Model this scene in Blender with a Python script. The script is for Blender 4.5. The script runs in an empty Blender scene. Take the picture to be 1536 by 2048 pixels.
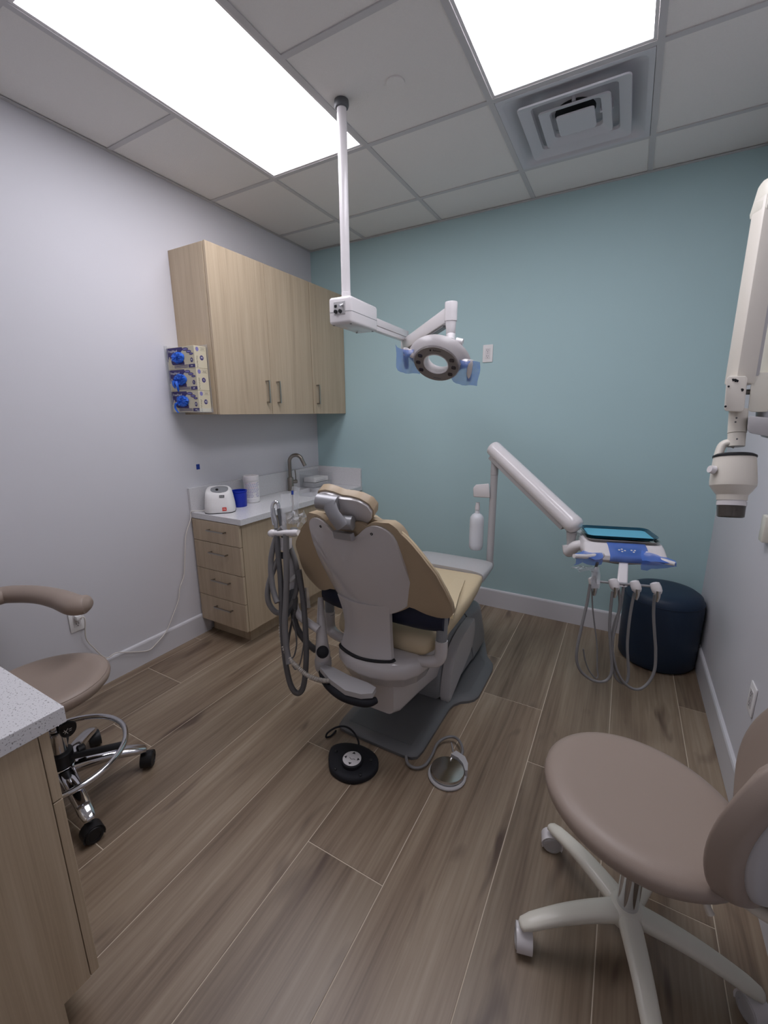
import bpy, bmesh, math, random
from mathutils import Vector, Matrix

# ---------------------------------------------------------------- camera, world, exposure
SC = bpy.context.scene
COL = SC.collection
CAM_LOC = Vector((2.39654, -3.06712, 1.46218))
CAM_ROT = (math.radians(76.90497), math.radians(0.3493), math.radians(29.24782))
FPX = 851.795
cam_data = bpy.data.cameras.new('camera')
cam_data.sensor_fit = 'HORIZONTAL'
cam_data.sensor_width = 36.0
cam_data.lens = FPX * 36.0 / 1536.0
cam_data.clip_start = 0.02
cam = bpy.data.objects.new('camera', cam_data)
cam.location = CAM_LOC
cam.rotation_euler = CAM_ROT
COL.objects.link(cam)
SC.camera = cam

world = bpy.data.worlds.new('world')
world.use_nodes = True
world.node_tree.nodes['Background'].inputs['Color'].default_value = (0.5, 0.5, 0.55, 1)
world.node_tree.nodes['Background'].inputs['Strength'].default_value = 0.05
SC.world = world
SC.view_settings.view_transform = 'Standard'
SC.view_settings.look = 'None'
SC.view_settings.gamma = 1.0
SC.view_settings.exposure = 0.0
SC.view_settings.use_curve_mapping = False
PANEL_STRENGTH = 8.0          # radiance of the two ceiling light panels

# ---------------------------------------------------------------- pixel -> place helpers
from mathutils import Euler
CAM_R = Euler(CAM_ROT, 'XYZ').to_matrix()
def ray(u, v):
    return CAM_R @ Vector(((u - 768) / FPX, -(v - 1024) / FPX, -1.0))
def at_depth(u, v, t): return CAM_LOC + ray(u, v) * t
def at_x(u, v, x): d = ray(u, v); return CAM_LOC + d * ((x - CAM_LOC.x) / d.x)
def at_y(u, v, y): d = ray(u, v); return CAM_LOC + d * ((y - CAM_LOC.y) / d.y)
def at_z(u, v, z): d = ray(u, v); return CAM_LOC + d * ((z - CAM_LOC.z) / d.z)

# ---------------------------------------------------------------- object helpers
WLOC = {}
def V(*a): return Vector(a)
def props(o, label=None, cat=None, group=None, kind=None):
    if label: o['label'] = label
    if cat: o['category'] = cat
    if group: o['group'] = group
    if kind: o['kind'] = kind
    return o
def thing(name, label, cat, loc, group=None):
    o = bpy.data.objects.new(name, None)
    o.empty_display_size = 0.05
    COL.objects.link(o)
    o.location = loc
    WLOC[o.name] = Vector(loc)
    return props(o, label, cat, group)
def place(o, c, parent):
    WLOC[o.name] = Vector(c)
    if parent is not None:
        o.parent = parent
        o.location = Vector(c) - WLOC[parent.name]
    else:
        o.location = c
def obj(name, bm, mat, parent=None, sharp=35, label=None, cat=None, group=None, kind=None, xf=None, recalc=True):
    if xf is not None:
        bm.transform(xf)
    if recalc:
        bmesh.ops.recalc_face_normals(bm, faces=bm.faces)
    vs = [v.co for v in bm.verts]
    lo = Vector((min(v.x for v in vs), min(v.y for v in vs), min(v.z for v in vs)))
    hi = Vector((max(v.x for v in vs), max(v.y for v in vs), max(v.z for v in vs)))
    c = (lo + hi) / 2
    bmesh.ops.translate(bm, verts=bm.verts, vec=-c)
    me = bpy.data.meshes.new(name)
    bm.to_mesh(me); bm.free()
    if sharp:
        me.shade_smooth()
        me.set_sharp_from_angle(angle=math.radians(sharp))
    if isinstance(mat, (list, tuple)):
        for m in mat: me.materials.append(m)
    else:
        me.materials.append(mat)
    o = bpy.data.objects.new(name, me)
    COL.objects.link(o)
    place(o, c, parent)
    return props(o, label, cat, group, kind)
def copy_at(o, delta, parent=None):
    c = o.copy(); COL.objects.link(c)
    place(c, WLOC[o.name] + Vector(delta), parent)
    return c

# ---------------------------------------------------------------- bmesh shape helpers
def new(): return bmesh.new()
def box(bm, lo, hi, bev=0.0, seg=2, xf=None):
    r = bmesh.ops.create_cube(bm, size=1.0)
    vs = r['verts']
    lo, hi = Vector(lo), Vector(hi)
    c, s = (lo + hi) / 2, hi - lo
    for v in vs: v.co = Vector((v.co.x * s.x, v.co.y * s.y, v.co.z * s.z)) + c
    if bev > 0:
        es = list({e for v in vs for e in v.link_edges})
        r2 = bmesh.ops.bevel(bm, geom=es, offset=bev, segments=seg, affect='EDGES', profile=0.5, clamp_overlap=True)
        vs = list({v for f in r2['faces'] for v in f.verts} | {v for v in vs if v.is_valid})
    if xf is not None:
        bmesh.ops.transform(bm, matrix=xf, verts=[v for v in vs if v.is_valid])
    return bm
def boxo(lo, hi, bev=0.0, seg=2, xf=None): return box(new(), lo, hi, bev, seg, xf)
def frame_of(d, up=(0, 0, 1)):
    d = Vector(d).normalized(); u = Vector(up)
    if abs(d.dot(u)) > 0.98: u = Vector((0, 1, 0)) if abs(d.y) < 0.9 else Vector((1, 0, 0))
    x = u.cross(d).normalized(); y = d.cross(x).normalized()
    return x, y
def axes(o, x, y, z=None):
    x, y = Vector(x).normalized(), Vector(y).normalized()
    z = x.cross(y) if z is None else Vector(z).normalized()
    m = Matrix.Identity(4)
    for i, a in enumerate((x, y, z)):
        for j in range(3): m[j][i] = a[j]
    m.translation = Vector(o)
    return m
def ring(bm, pts): return [bm.verts.new(p) for p in pts]
def bridge(bm, a, b, closed=True):
    n = len(a)
    for i in range(n if closed else n - 1):
        j = (i + 1) % n
        try: bm.faces.new((a[i], a[j], b[j], b[i]))
        except ValueError: pass
def loft(bm, rings, caps=True, closed=True, loop=False):
    rs = [ring(bm, r) for r in rings]
    for a, b in zip(rs, rs[1:]): bridge(bm, a, b, closed)
    if loop: bridge(bm, rs[-1], rs[0], closed)
    elif caps and closed:
        bm.faces.new(list(reversed(rs[0]))); bm.faces.new(rs[-1])
    return bm
def cyl(bm, p0, p1, r0, r1=None, seg=24, caps=True):
    p0, p1 = Vector(p0), Vector(p1); r1 = r0 if r1 is None else r1
    x, y = frame_of(p1 - p0)
    f = lambda p, r: [p + (x * math.cos(a) + y * math.sin(a)) * r for a in [2 * math.pi * i / seg for i in range(seg)]]
    return loft(bm, [f(p0, r0), f(p1, r1)], caps)
def cylo(*a, **k): return cyl(new(), *a, **k)
def lathe(bm, prof, o=(0, 0, 0), axis=(0, 0, 1), seg=32, sx=1.0, caps=True):
    o = Vector(o); ax = Vector(axis).normalized(); x, y = frame_of(ax)
    rs = []
    for r, h in prof:
        r = max(r, 1e-4)
        rs.append([o + ax * h + x * (math.cos(a) * r * sx) + y * (math.sin(a) * r) for a in [2 * math.pi * i / seg for i in range(seg)]])
    return loft(bm, rs, caps)
def latheo(*a, **k): return lathe(new(), *a, **k)
def spline(pts, n=6, closed=False):
    P = [Vector(p) for p in pts]; out = []; m = len(P)
    if m < 3: return P
    for i in range(m if closed else m - 1):
        if closed: a, b, c, d = P[i - 1], P[i], P[(i + 1) % m], P[(i + 2) % m]
        else: a, b, c, d = P[max(i - 1, 0)], P[i], P[i + 1], P[min(i + 2, m - 1)]
        for k in range(n):
            t = k / n; t2, t3 = t * t, t * t * t
            out.append(0.5 * ((2 * b) + (c - a) * t + (2 * a - 5 * b + 4 * c - d) * t2 + (3 * b - a - 3 * c + d) * t3))
    if not closed: out.append(P[-1])
    return out
def tube(bm, pts, r, seg=12, n=6, rb=None, up=(0, 0, 1), closed=False, smooth=True, caps=True):
    P = spline(pts, n, closed) if smooth else [Vector(p) for p in pts]
    m = len(P)
    def rad(q, i):
        if isinstance(q, (int, float)): return q
        f = i / (m - 1) * (len(q) - 1); k = min(int(f), len(q) - 2)
        return q[k] + (q[k + 1] - q[k]) * (f - k)
    rs = []; x = None
    for i in range(m):
        d = (P[(i + 1) % m] - P[i - 1]) if closed else (P[min(i + 1, m - 1)] - P[max(i - 1, 0)])
        d.normalize()
        if x is None: x, y = frame_of(d, up)
        else:
            x = (x - d * x.dot(d)).normalized(); y = d.cross(x)
        ra = rad(r, i); rbb = ra if rb is None else rad(rb, i)
        rs.append([P[i] + x * math.cos(a) * ra + y * math.sin(a) * rbb for a in [2 * math.pi * k / seg for k in range(seg)]])
    return loft(bm, rs, caps=not closed and caps, loop=closed)
def tubeo(*a, **k): return tube(new(), *a, **k)
def prism(bm, pts, lo, hi, xf=None, bev=0.0, seg=2):
    """outline pts (2d) extruded lo..hi along local z, placed by xf"""
    xf = xf or Matrix.Identity(4)
    a = [bm.verts.new(xf @ Vector((p[0], p[1], lo))) for p in pts]
    b = [bm.verts.new(xf @ Vector((p[0], p[1], hi))) for p in pts]
    bridge(bm, a, b)
    f0 = bm.faces.new(list(reversed(a))); f1 = bm.faces.new(b)
    if bev > 0:
        es = list(set(f0.edges) | set(f1.edges))
        bmesh.ops.bevel(bm, geom=es, offset=bev, segments=seg, affect='EDGES', profile=0.5, clamp_overlap=True)
    return bm
def prismo(*a, **k): return prism(new(), *a, **k)
def rrect(w, h, r, n=5, cx=0, cy=0):
    out = []
    for sx, sy, a0 in ((1, 1, 0), (-1, 1, 90), (-1, -1, 180), (1, -1, 270)):
        for i in range(n + 1):
            a = math.radians(a0 + 90 * i / n)
            out.append((cx + sx * (w / 2 - r) + r * math.cos(a), cy + sy * (h / 2 - r) + r * math.sin(a)))
    return out
def ellipse(rx, ry, n=32, cx=0, cy=0): return [(cx + rx * math.cos(2 * math.pi * i / n), cy + ry * math.sin(2 * math.pi * i / n)) for i in range(n)]
def smooth2(pts, n=4): return [(p.x, p.y) for p in spline([Vector((a, b, 0)) for a, b in pts], n, True)]
def lerp(a, b, t): return a + (b - a) * t
def interp(tab, x):
    if x <= tab[0][0]: return tab[0][1]
    for (a, b), (c, d) in zip(tab, tab[1:]):
        if x <= c: return b + (d - b) * (x - a) / (c - a)
    return tab[-1][1]
def text_bm(s, size, xf, depth=0.0004, align='CENTER', squash=1.0):
    cu = bpy.data.curves.new('lettering', 'FONT'); cu.body = s; cu.size = size; cu.align_x = align; cu.align_y = 'CENTER'
    cu.extrude = depth / 2; cu.resolution_u = 2
    o = bpy.data.objects.new('lettering', cu)
    me = o.to_mesh()
    bm = new(); bm.from_mesh(me); o.to_mesh_clear()
    bpy.data.objects.remove(o); bpy.data.curves.remove(cu)
    bmesh.ops.scale(bm, vec=(squash, 1, 1), verts=bm.verts)
    bm.transform(xf)
    return bm
def marks(bm, f, x0, y0, w, h, n, lo, hi, seed, th=0.0009):
    """illegible pen or print strokes inside a small field"""
    rnd = random.Random(seed)
    for i in range(n):
        xa = x0 + w * (i + 0.1) / n; xb = xa + w / n * rnd.uniform(0.2, 0.8)
        ya, yb = y0 + h * rnd.uniform(0, 0.35), y0 + h * rnd.uniform(0.6, 1.0)
        if rnd.random() < 0.4: ya, yb = yb, ya
        d = Vector((xb - xa, yb - ya, 0)).normalized(); n_ = Vector((-d.y, d.x, 0)) * th
        prism(bm, [(xa + n_.x, ya + n_.y), (xa - n_.x, ya - n_.y), (xb - n_.x, yb - n_.y), (xb + n_.x, yb + n_.y)], lo, hi, f)
    return bm
def join(a, b):
    me = bpy.data.meshes.new('tmp'); b.to_mesh(me); b.free(); a.from_mesh(me); bpy.data.meshes.remove(me); return a

# ---------------------------------------------------------------- materials
def lin(c):
    f = lambda v: v / 12.92 if v <= 0.04045 else ((v + 0.055) / 1.055) ** 2.4
    return tuple(f(x / 255.0) for x in c) + (1.0,)
def mat(name, rgb, rough=0.5, metal=0.0, bump=0.0, bscale=200.0, vary=0.0, vscale=6.0, coat=0.0, trans=0.0, alpha=1.0, ior=1.45, spec=0.5, sheen=0.0):
    m = bpy.data.materials.new(name); m.use_nodes = True
    nt = m.node_tree; b = nt.nodes['Principled BSDF']
    col = lin(rgb)
    b.inputs['Base Color'].default_value = col
    b.inputs['Roughness'].default_value = rough
    b.inputs['Metallic'].default_value = metal
    b.inputs['IOR'].default_value = ior
    b.inputs['Specular IOR Level'].default_value = spec
    b.inputs['Coat Weight'].default_value = coat
    b.inputs['Transmission Weight'].default_value = trans
    b.inputs['Alpha'].default_value = alpha
    b.inputs['Sheen Weight'].default_value = sheen
    tc = nt.nodes.new('ShaderNodeTexCoord')
    nz = nt.nodes.new('ShaderNodeTexNoise'); nz.inputs['Scale'].default_value = vscale; nz.inputs['Detail'].default_value = 3
    nt.links.new(tc.outputs['Object'], nz.inputs['Vector'])
    mx = nt.nodes.new('ShaderNodeMix'); mx.data_type = 'RGBA'
    k = 1 - max(vary, 0.015)
    mx.inputs['A'].default_value = (col[0] * k, col[1] * k, col[2] * k, 1)
    mx.inputs['B'].default_value = col
    nt.links.new(nz.outputs['Fac'], mx.inputs['Factor'])
    nt.links.new(mx.outputs['Result'], b.inputs['Base Color'])
    if bump > 0:
        n2 = nt.nodes.new('ShaderNodeTexNoise'); n2.inputs['Scale'].default_value = bscale; n2.inputs['Detail'].default_value = 2
        nt.links.new(tc.outputs['Object'], n2.inputs['Vector'])
        bp = nt.nodes.new('ShaderNodeBump'); bp.inputs['Strength'].default_value = bump; bp.inputs['Distance'].default_value = 0.002
        nt.links.new(n2.outputs['Fac'], bp.inputs['Height'])
        nt.links.new(bp.outputs['Normal'], b.inputs['Normal'])
    return m
def wood(name, ramp, across, along, axis, rough=0.45, knots=0.0, fine=0.25, bump=0.05):
    """streaked grain that runs along the given axis, shifted per object"""
    m = bpy.data.materials.new(name); m.use_nodes = True
    nt = m.node_tree; N = nt.nodes; L = nt.links; b = N['Principled BSDF']
    tc = N.new('ShaderNodeTexCoord'); oi = N.new('ShaderNodeObjectInfo')
    mul = N.new('ShaderNodeMath'); mul.operation = 'MULTIPLY'; mul.inputs[1].default_value = 61.0
    L.new(oi.outputs['Random'], mul.inputs[0])
    add = N.new('ShaderNodeVectorMath'); add.operation = 'ADD'
    L.new(tc.outputs['Object'], add.inputs[0]); L.new(mul.outputs[0], add.inputs[1])
    def mp(sc_across, sc_along):
        mm = N.new('ShaderNodeMapping')
        s = [sc_across] * 3; s[axis] = sc_along
        mm.inputs['Scale'].default_value = s
        L.new(add.outputs[0], mm.inputs['Vector']); return mm
    def nz(mm, detail, rough_, dist):
        n = N.new('ShaderNodeTexNoise'); n.inputs['Scale'].default_value = 1.0; n.inputs['Detail'].default_value = detail
        n.inputs['Roughness'].default_value = rough_; n.inputs['Distortion'].default_value = dist
        L.new(mm.outputs[0], n.inputs['Vector']); return n
    n1 = nz(mp(across, along), 4, 0.6, 0.35)
    n2 = nz(mp(across * 9, along * 3), 3, 0.6, 0.1)
    mix = N.new('ShaderNodeMix'); mix.data_type = 'FLOAT'; mix.inputs['Factor'].default_value = fine
    L.new(n1.outputs['Fac'], mix.inputs['A']); L.new(n2.outputs['Fac'], mix.inputs['B'])
    cr = N.new('ShaderNodeValToRGB'); e = cr.color_ramp.elements
    e[0].position, e[0].color = ramp[0][0], lin(ramp[0][1]); e[1].position, e[1].color = ramp[-1][0], lin(ramp[-1][1])
    for pos, c in ramp[1:-1]:
        q = e.new(pos); q.color = lin(c)
    L.new(mix.outputs['Result'], cr.inputs['Fac'])
    out = cr.outputs['Color']
    if knots > 0:
        n3 = nz(mp(across * 0.9, along * 3.2), 2, 0.5, 0.6)
        kr = N.new('ShaderNodeMapRange'); kr.inputs['From Min'].default_value = 0.62; kr.inputs['From Max'].default_value = 0.76
        L.new(n3.outputs['Fac'], kr.inputs['Value'])
        km = N.new('ShaderNodeMath'); km.operation = 'MULTIPLY'; km.inputs[1].default_value = knots
        L.new(kr.outputs['Result'], km.inputs[0])
        kx = N.new('ShaderNodeMix'); kx.data_type = 'RGBA'; kx.inputs['B'].default_value = lin((74, 56, 46))
        L.new(km.outputs[0], kx.inputs['Factor']); L.new(out, kx.inputs['A']); out = kx.outputs['Result']
        # plank to plank tone
        hv = N.new('ShaderNodeHueSaturation'); rg = N.new('ShaderNodeMapRange')
        rg.inputs['To Min'].default_value = 0.88; rg.inputs['To Max'].default_value = 1.12
        L.new(oi.outputs['Random'], rg.inputs['Value']); L.new(rg.outputs['Result'], hv.inputs['Value']); L.new(out, hv.inputs['Color']); out = hv.outputs['Color']
    L.new(out, b.inputs['Base Color'])
    b.inputs['Roughness'].default_value = rough
    bp = N.new('ShaderNodeBump'); bp.inputs['Strength'].default_value = bump; bp.inputs['Distance'].default_value = 0.002
    L.new(n2.outputs['Fac'], bp.inputs['Height']); L.new(bp.outputs['Normal'], b.inputs['Normal'])
    return m
def speckle(name, rgb, dots, scale, rough=0.25, amount=0.62):
    m = bpy.data.materials.new(name); m.use_nodes = True
    nt = m.node_tree; N = nt.nodes; L = nt.links; b = N['Principled BSDF']
    tc = N.new('ShaderNodeTexCoord')
    n = N.new('ShaderNodeTexNoise'); n.inputs['Scale'].default_value = scale; n.inputs['Detail'].default_value = 2
    L.new(tc.outputs['Object'], n.inputs['Vector'])
    cr = N.new('ShaderNodeValToRGB'); e = cr.color_ramp.elements
    e[0].position, e[0].color = amount, lin(rgb); e[1].position, e[1].color = amount + 0.05, lin(dots)
    L.new(n.outputs['Fac'], cr.inputs['Fac']); L.new(cr.outputs['Color'], b.inputs['Base Color'])
    b.inputs['Roughness'].default_value = rough
    return m
def emit(name, rgb, strength):
    m = bpy.data.materials.new(name); m.use_nodes = True
    nt = m.node_tree; b = nt.nodes['Principled BSDF']
    b.inputs['Base Color'].default_value = lin((235, 235, 240))
    b.inputs['Emission Color'].default_value = tuple(rgb) + (1,)
    b.inputs['Emission Strength'].default_value = strength
    return m
M = dict(
    wall=mat('wall_paint', (216, 215, 219), 0.75, bump=0.08, bscale=350, vary=0.02),
    teal=mat('teal_wall_paint', (178, 206, 208), 0.7, bump=0.08, bscale=350, vary=0.02),
    base=mat('baseboard_paint', (214, 213, 216), 0.4),
    tile=mat('ceiling_tile_board', (236, 233, 229), 0.9, bump=0.5, bscale=260, vary=0.05, vscale=160),
    tbar=mat('ceiling_grid_metal', (200, 198, 198), 0.5),
    grout=mat('floor_grout', (206, 192, 172), 0.8),
    floor=wood('wood_look_plank', [(0.27, (82, 67, 53)), (0.41, (120, 102, 84)), (0.54, (142, 125, 105)), (0.72, (166, 151, 131))], 10.0, 0.7, 1, 0.36, knots=0.9, fine=0.30, bump=0.06),
    oak=wood('light_oak_laminate', [(0.22, (158, 140, 116)), (0.45, (182, 163, 137)), (0.6, (193, 175, 149)), (0.82, (204, 188, 163))], 26.0, 1.0, 2, 0.42, fine=0.4, bump=0.02),
    quartz=speckle('white_speckled_quartz', (222, 221, 222), (186, 184, 182), 210, 0.22, 0.62),
    quartz2=speckle('white_flecked_quartz', (222, 221, 222), (150, 148, 148), 260, 0.25, 0.615),
    steel=mat('brushed_nickel', (168, 164, 158), 0.32, 1.0),
    chrome=mat('chrome', (215, 215, 218), 0.08, 1.0),
    bronze=mat('faucet_brushed_nickel', (150, 143, 134), 0.3, 1.0),
    alu=mat('cast_aluminium', (168, 168, 170), 0.45, 0.6),
    white=mat('white_plastic', (226, 222, 222), 0.2, coat=0.2),
    white2=mat('warm_white_plastic', (222, 216, 204), 0.35),
    ivory=mat('ivory_enamel', (226, 222, 208), 0.3),
    lgrey=mat('light_grey_plastic', (186, 184, 184), 0.35),
    shell=mat('glossy_grey_white_shell', (205, 200, 198), 0.12, coat=0.6),
    grey=mat('grey_plastic', (138, 140, 142), 0.35),
    dgrey=mat('dark_grey_plastic', (92, 94, 96), 0.4),
    mgrey=mat('base_plate_grey', (104, 105, 106), 0.38),
    black=mat('black_plastic', (24, 24, 27), 0.45),
    blackrub=mat('black_rubber', (22, 23, 30), 0.7),
    tan=mat('tan_upholstery', (180, 160, 132), 0.42, bump=0.06, bscale=420, vary=0.04),
    cream=mat('cream_upholstery', (208, 190, 156), 0.42, bump=0.06, bscale=420),
    taupe=mat('taupe_upholstery', (156, 140, 128), 0.42, bump=0.08, bscale=500, vary=0.03),
    navy=mat('navy_vinyl', (28, 46, 68), 0.45, bump=0.04, bscale=300),
    navy2=mat('navy_fabric', (20, 28, 52), 0.6, bump=0.1, bscale=500),
    hose=mat('grey_hose_rubber', (124, 122, 122), 0.4),
    hose2=mat('dark_grey_hose_rubber', (96, 95, 96), 0.42),
    ribbed=mat('ribbed_white_hose', (196, 190, 182), 0.5),
    bluefilm=mat('blue_barrier_film', (120, 172, 245), 0.12, alpha=0.58),
    bluefilm2=mat('blue_barrier_film_dense', (104, 152, 240), 0.15, alpha=0.68),
    clear=mat('clear_film', (235, 238, 242), 0.06, alpha=0.32, spec=0.9),
    acrylic=mat('clear_acrylic', (222, 226, 230), 0.05, alpha=0.16, spec=0.9),
    glove=mat('blue_nitrile', (48, 112, 226), 0.45, vary=0.15, vscale=40),
    bluecup=mat('blue_plastic', (18, 48, 176), 0.3),
    boxart=mat('cream_carton', (206, 198, 172), 0.6),
    violet=mat('navy_print', (62, 54, 108), 0.6),
    lilac=mat('lilac_print', (128, 124, 178), 0.6),
    inkw=mat('white_print', (226, 226, 224), 0.6),
    inkb=mat('black_print', (26, 24, 28), 0.6),
    inkp=mat('pink_print', (196, 150, 170), 0.6),
    red=mat('red_print', (206, 58, 44), 0.5),
    tape=mat('blue_tape', (32, 62, 150), 0.6),
    traytl=mat('dark_teal_plastic', (12, 66, 84), 0.15, coat=0.4),
    traypap=mat('light_blue_tray_paper', (104, 186, 212), 0.6),
    mirror=mat('polished_steel', (200, 198, 194), 0.15, 1.0),
    smoke=mat('smoked_plastic', (84, 78, 72), 0.15, alpha=0.8),
    cord=mat('white_cord', (222, 216, 208), 0.5),
    lampface=mat('lamp_face_grey', (128, 122, 118), 0.35),
    lens=mat('dark_lens', (38, 34, 46), 0.1, coat=0.6),
    vent=mat('vent_white_metal', (206, 206, 210), 0.45),
    dark=mat('dark_duct', (34, 34, 36), 0.8),
    basin=mat('white_basin', (226, 226, 228), 0.15),
    milky=mat('milky_bottle_plastic', (222, 224, 228), 0.3),
    paper=mat('white_paper', (232, 230, 228), 0.7),
    panel=emit('light_panel', (0.93, 0.915, 1.0), PANEL_STRENGTH),
)
# ================================================================ THE ROOM
W, H, YF = 2.902, 2.735, -3.46
def struct(name, bm, m, label, cat): return obj(name, bm, m, None, 0, label, cat, None, 'structure')
floor = struct('floor', boxo((-0.1, YF - 0.1, -0.12), (W + 0.1, 0.1, -0.0012)), M['grout'], 'floor of brown wood-look planks with pale joints', 'floor')
pw, pl, gap = 0.3003, 1.468, 0.0031
plank_cache = {}
def plank(x0, x1, y0, y1):
    k = (round(x1 - x0, 4), round(y1 - y0, 4))
    if k not in plank_cache:
        plank_cache[k] = obj('floor_plank', boxo((x0, y0, -0.012), (x1, y1, 0.0), 0.0006, 1), M['floor'], floor, 0)
    else:
        s = plank_cache[k]
        copy_at(s, Vector(((x0 + x1) / 2, (y0 + y1) / 2, -0.006)) - WLOC[s.name], floor)
for k in range(-7, 5):
    xa, xb = max(1.873 + pw * k + gap / 2, 0.0), min(1.873 + pw * (k + 1) - gap / 2, W)
    if xb - xa < 0.01: continue
    yj = (-1.058 - 0.367 * k) % pl
    y = yj - 5 * pl
    while y < 0:
        ya, yb = max(y + gap / 2, YF), min(y + pl - gap / 2, 0.0)
        if yb - ya > 0.01: plank(xa, xb, ya, yb)
        y += pl
struct('wall_left', boxo((-0.1, YF - 0.1, -0.003), (0, 0.1, H + 0.1)), M['wall'], 'pale grey-white painted wall behind the wood cabinets', 'wall')
struct('wall_back', boxo((0, 0, -0.003), (W, 0.1, H + 0.1)), M['teal'], 'muted teal painted accent wall', 'wall')
struct('wall_right', boxo((W, YF - 0.1, -0.003), (W + 0.1, 0.1, H + 0.1)), M['wall'], 'pale grey-white painted wall beside the navy ottoman', 'wall')
struct('wall_front', boxo((0, YF - 0.1, -0.003), (W, YF, H + 0.1)), M['wall'], 'pale wall behind the near cabinet', 'wall')
def baseboard(name, pts, label):
    # profile swept along straight run: p0->p1, n = outward normal into the room
    p0, p1, n = Vector(pts[0]), Vector(pts[1]), Vector(pts[2])
    pr = [(0, 0.0), (0.014, 0.0), (0.014, 0.128), (0.011, 0.136), (0.004, 0.141), (0, 0.141)]
    rs = [[p + n * a + Vector((0, 0, b)) for a, b in pr] for p in (p0, p1)]
    return struct(name, loft(new(), rs), M['base'], label, 'baseboard')
baseboard('baseboard_left', ((0, YF, 0), (0, -1.29, 0), (1, 0, 0)), 'white baseboard below the white cord')
baseboard('baseboard_back', ((0.4, 0, 0), (W, 0, 0), (0, -1, 0)), 'white baseboard along the teal wall')
baseboard('baseboard_right', ((W, YF, 0), (W, -0.014, 0), (-1, 0, 0)), 'white baseboard running past the navy ottoman')
# ---- ceiling with its grid
ceil = struct('ceiling', boxo((0, YF, 2.79), (W, 0, 2.83)), M['tile'], 'suspended ceiling of off-white tiles in a metal grid', 'ceiling')
T = 0.6096
gx = [0.0] + [0.5292 + T * i for i in range(4)] + [W]
gy = [0.0] + [-0.3664 - T * i for i in range(6)]
gy = [y for y in gy if y > YF + 0.02] + [YF]
holes = {(1, 2), (1, 3), (3, 2), (3, 3), (3, 1)}
for i in range(len(gx) - 1):
    for j in range(len(gy) - 1):
        if (i, j) in holes: continue
        obj('ceiling_tile', boxo((gx[i] + 0.003, gy[j + 1] + 0.003, H + 0.0045), (gx[i + 1] - 0.003, gy[j] - 0.003, H + 0.02), 0.0015, 1), M['tile'], ceil, 0)
def tbar(lo, hi):
    b = new(); box(b, (lo[0], lo[1], H), (hi[0], hi[1], H + 0.004))
    cx, cy = (lo[0] + hi[0]) / 2, (lo[1] + hi[1]) / 2
    if hi[0] - lo[0] < hi[1] - lo[1]: box(b, (cx - 0.001, lo[1], H + 0.004), (cx + 0.001, hi[1], H + 0.04))
    else: box(b, (lo[0], cy - 0.001, H + 0.004), (hi[0], cy + 0.001, H + 0.04))
    obj('grid_bar', b, M['tbar'], ceil, 0)
for x in gx[1:-1]: tbar((x - 0.012, YF, 0), (x + 0.012, 0, 0))
for y in gy[1:-1]:
    for i in range(len(gx) - 1):
        if i in (1, 3) and abs(y + 1.585) < 0.01: continue
        tbar((gx[i] + (0.012 if i else 0), y - 0.012, 0), (gx[i + 1] - (0.012 if i < len(gx) - 2 else 0), y + 0.012, 0))
for lo, hi in (((0, YF), (0.022, 0)), ((W - 0.022, YF), (W, 0))):
    obj('wall_angle', boxo((lo[0], lo[1], H - 0.001), (hi[0], hi[1], H + 0.001)), M['tbar'], ceil, 0)
obj('wall_angle', boxo((0.022, -0.022, H - 0.001), (W - 0.022, 0, H + 0.001)), M['tbar'], ceil, 0)
# ---- two flat light panels
def light_panel(x0, x1, y0, y1, label):
    t = thing('ceiling_light', label, 'ceiling light', ((x0 + x1) / 2, (y0 + y1) / 2, H))
    b = new(); w = 0.012; z0, z1 = H + 0.003, H + 0.03
    a = 0.013
    x0, x1, y0, y1 = x0 + a, x1 - a, y0 + a, y1 - a
    box(b, (x0, y0, z0), (x0 + w, y1, z1)); box(b, (x1 - w, y0, z0), (x1, y1, z1))
    box(b, (x0 + w, y0, z0), (x1 - w, y0 + w, z1)); box(b, (x0 + w, y1 - w, z0), (x1 - w, y1, z1))
    obj('frame', b, M['white'], t, 0)
    obj('diffuser', boxo((x0 + w, y0 + w, z0 + 0.004), (x1 - w, y1 - w, z0 + 0.008)), M['panel'], t, 0)
light_panel(gx[1], gx[2], gy[4], gy[2], 'large lit flat panel light in the ceiling beside the light pole')
light_panel(gx[3], gx[4], gy[4], gy[2], 'large lit flat panel light next to the square air vent')
# ---- air vent
vx, vy = (gx[3] + gx[4]) / 2, (gy[1] + gy[2]) / 2
t = thing('air_vent', 'square louvred white air vent in the ceiling with nested cones', 'air vent', (vx, vy, H))
def sq(s, z, r=0.02): return [Vector((vx + a, vy + b, z)) for a, b in rrect(s, s, r, 4)]
obj('vent_pan', loft(new(), [sq(0.582, H + 0.005, 0.004), sq(0.582, H - 0.002, 0.004), sq(0.545, H - 0.002, 0.03), sq(0.535, H + 0.003, 0.04), sq(0.48, H + 0.026, 0.05), sq(0.36, H + 0.040, 0.06), sq(0.26, H + 0.044, 0.06)], caps=False), M['vent'], t, 40)
obj('duct_cap', boxo((vx - 0.14, vy - 0.14, H + 0.046), (vx + 0.14, vy + 0.14, H + 0.05)), M['vent'], t, 0)
obj('duct_opening', cylo((vx - 0.01, vy + 0.01, H + 0.043), (vx - 0.01, vy + 0.01, H + 0.0455), 0.085, seg=28), M['dark'], t, 0)
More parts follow.
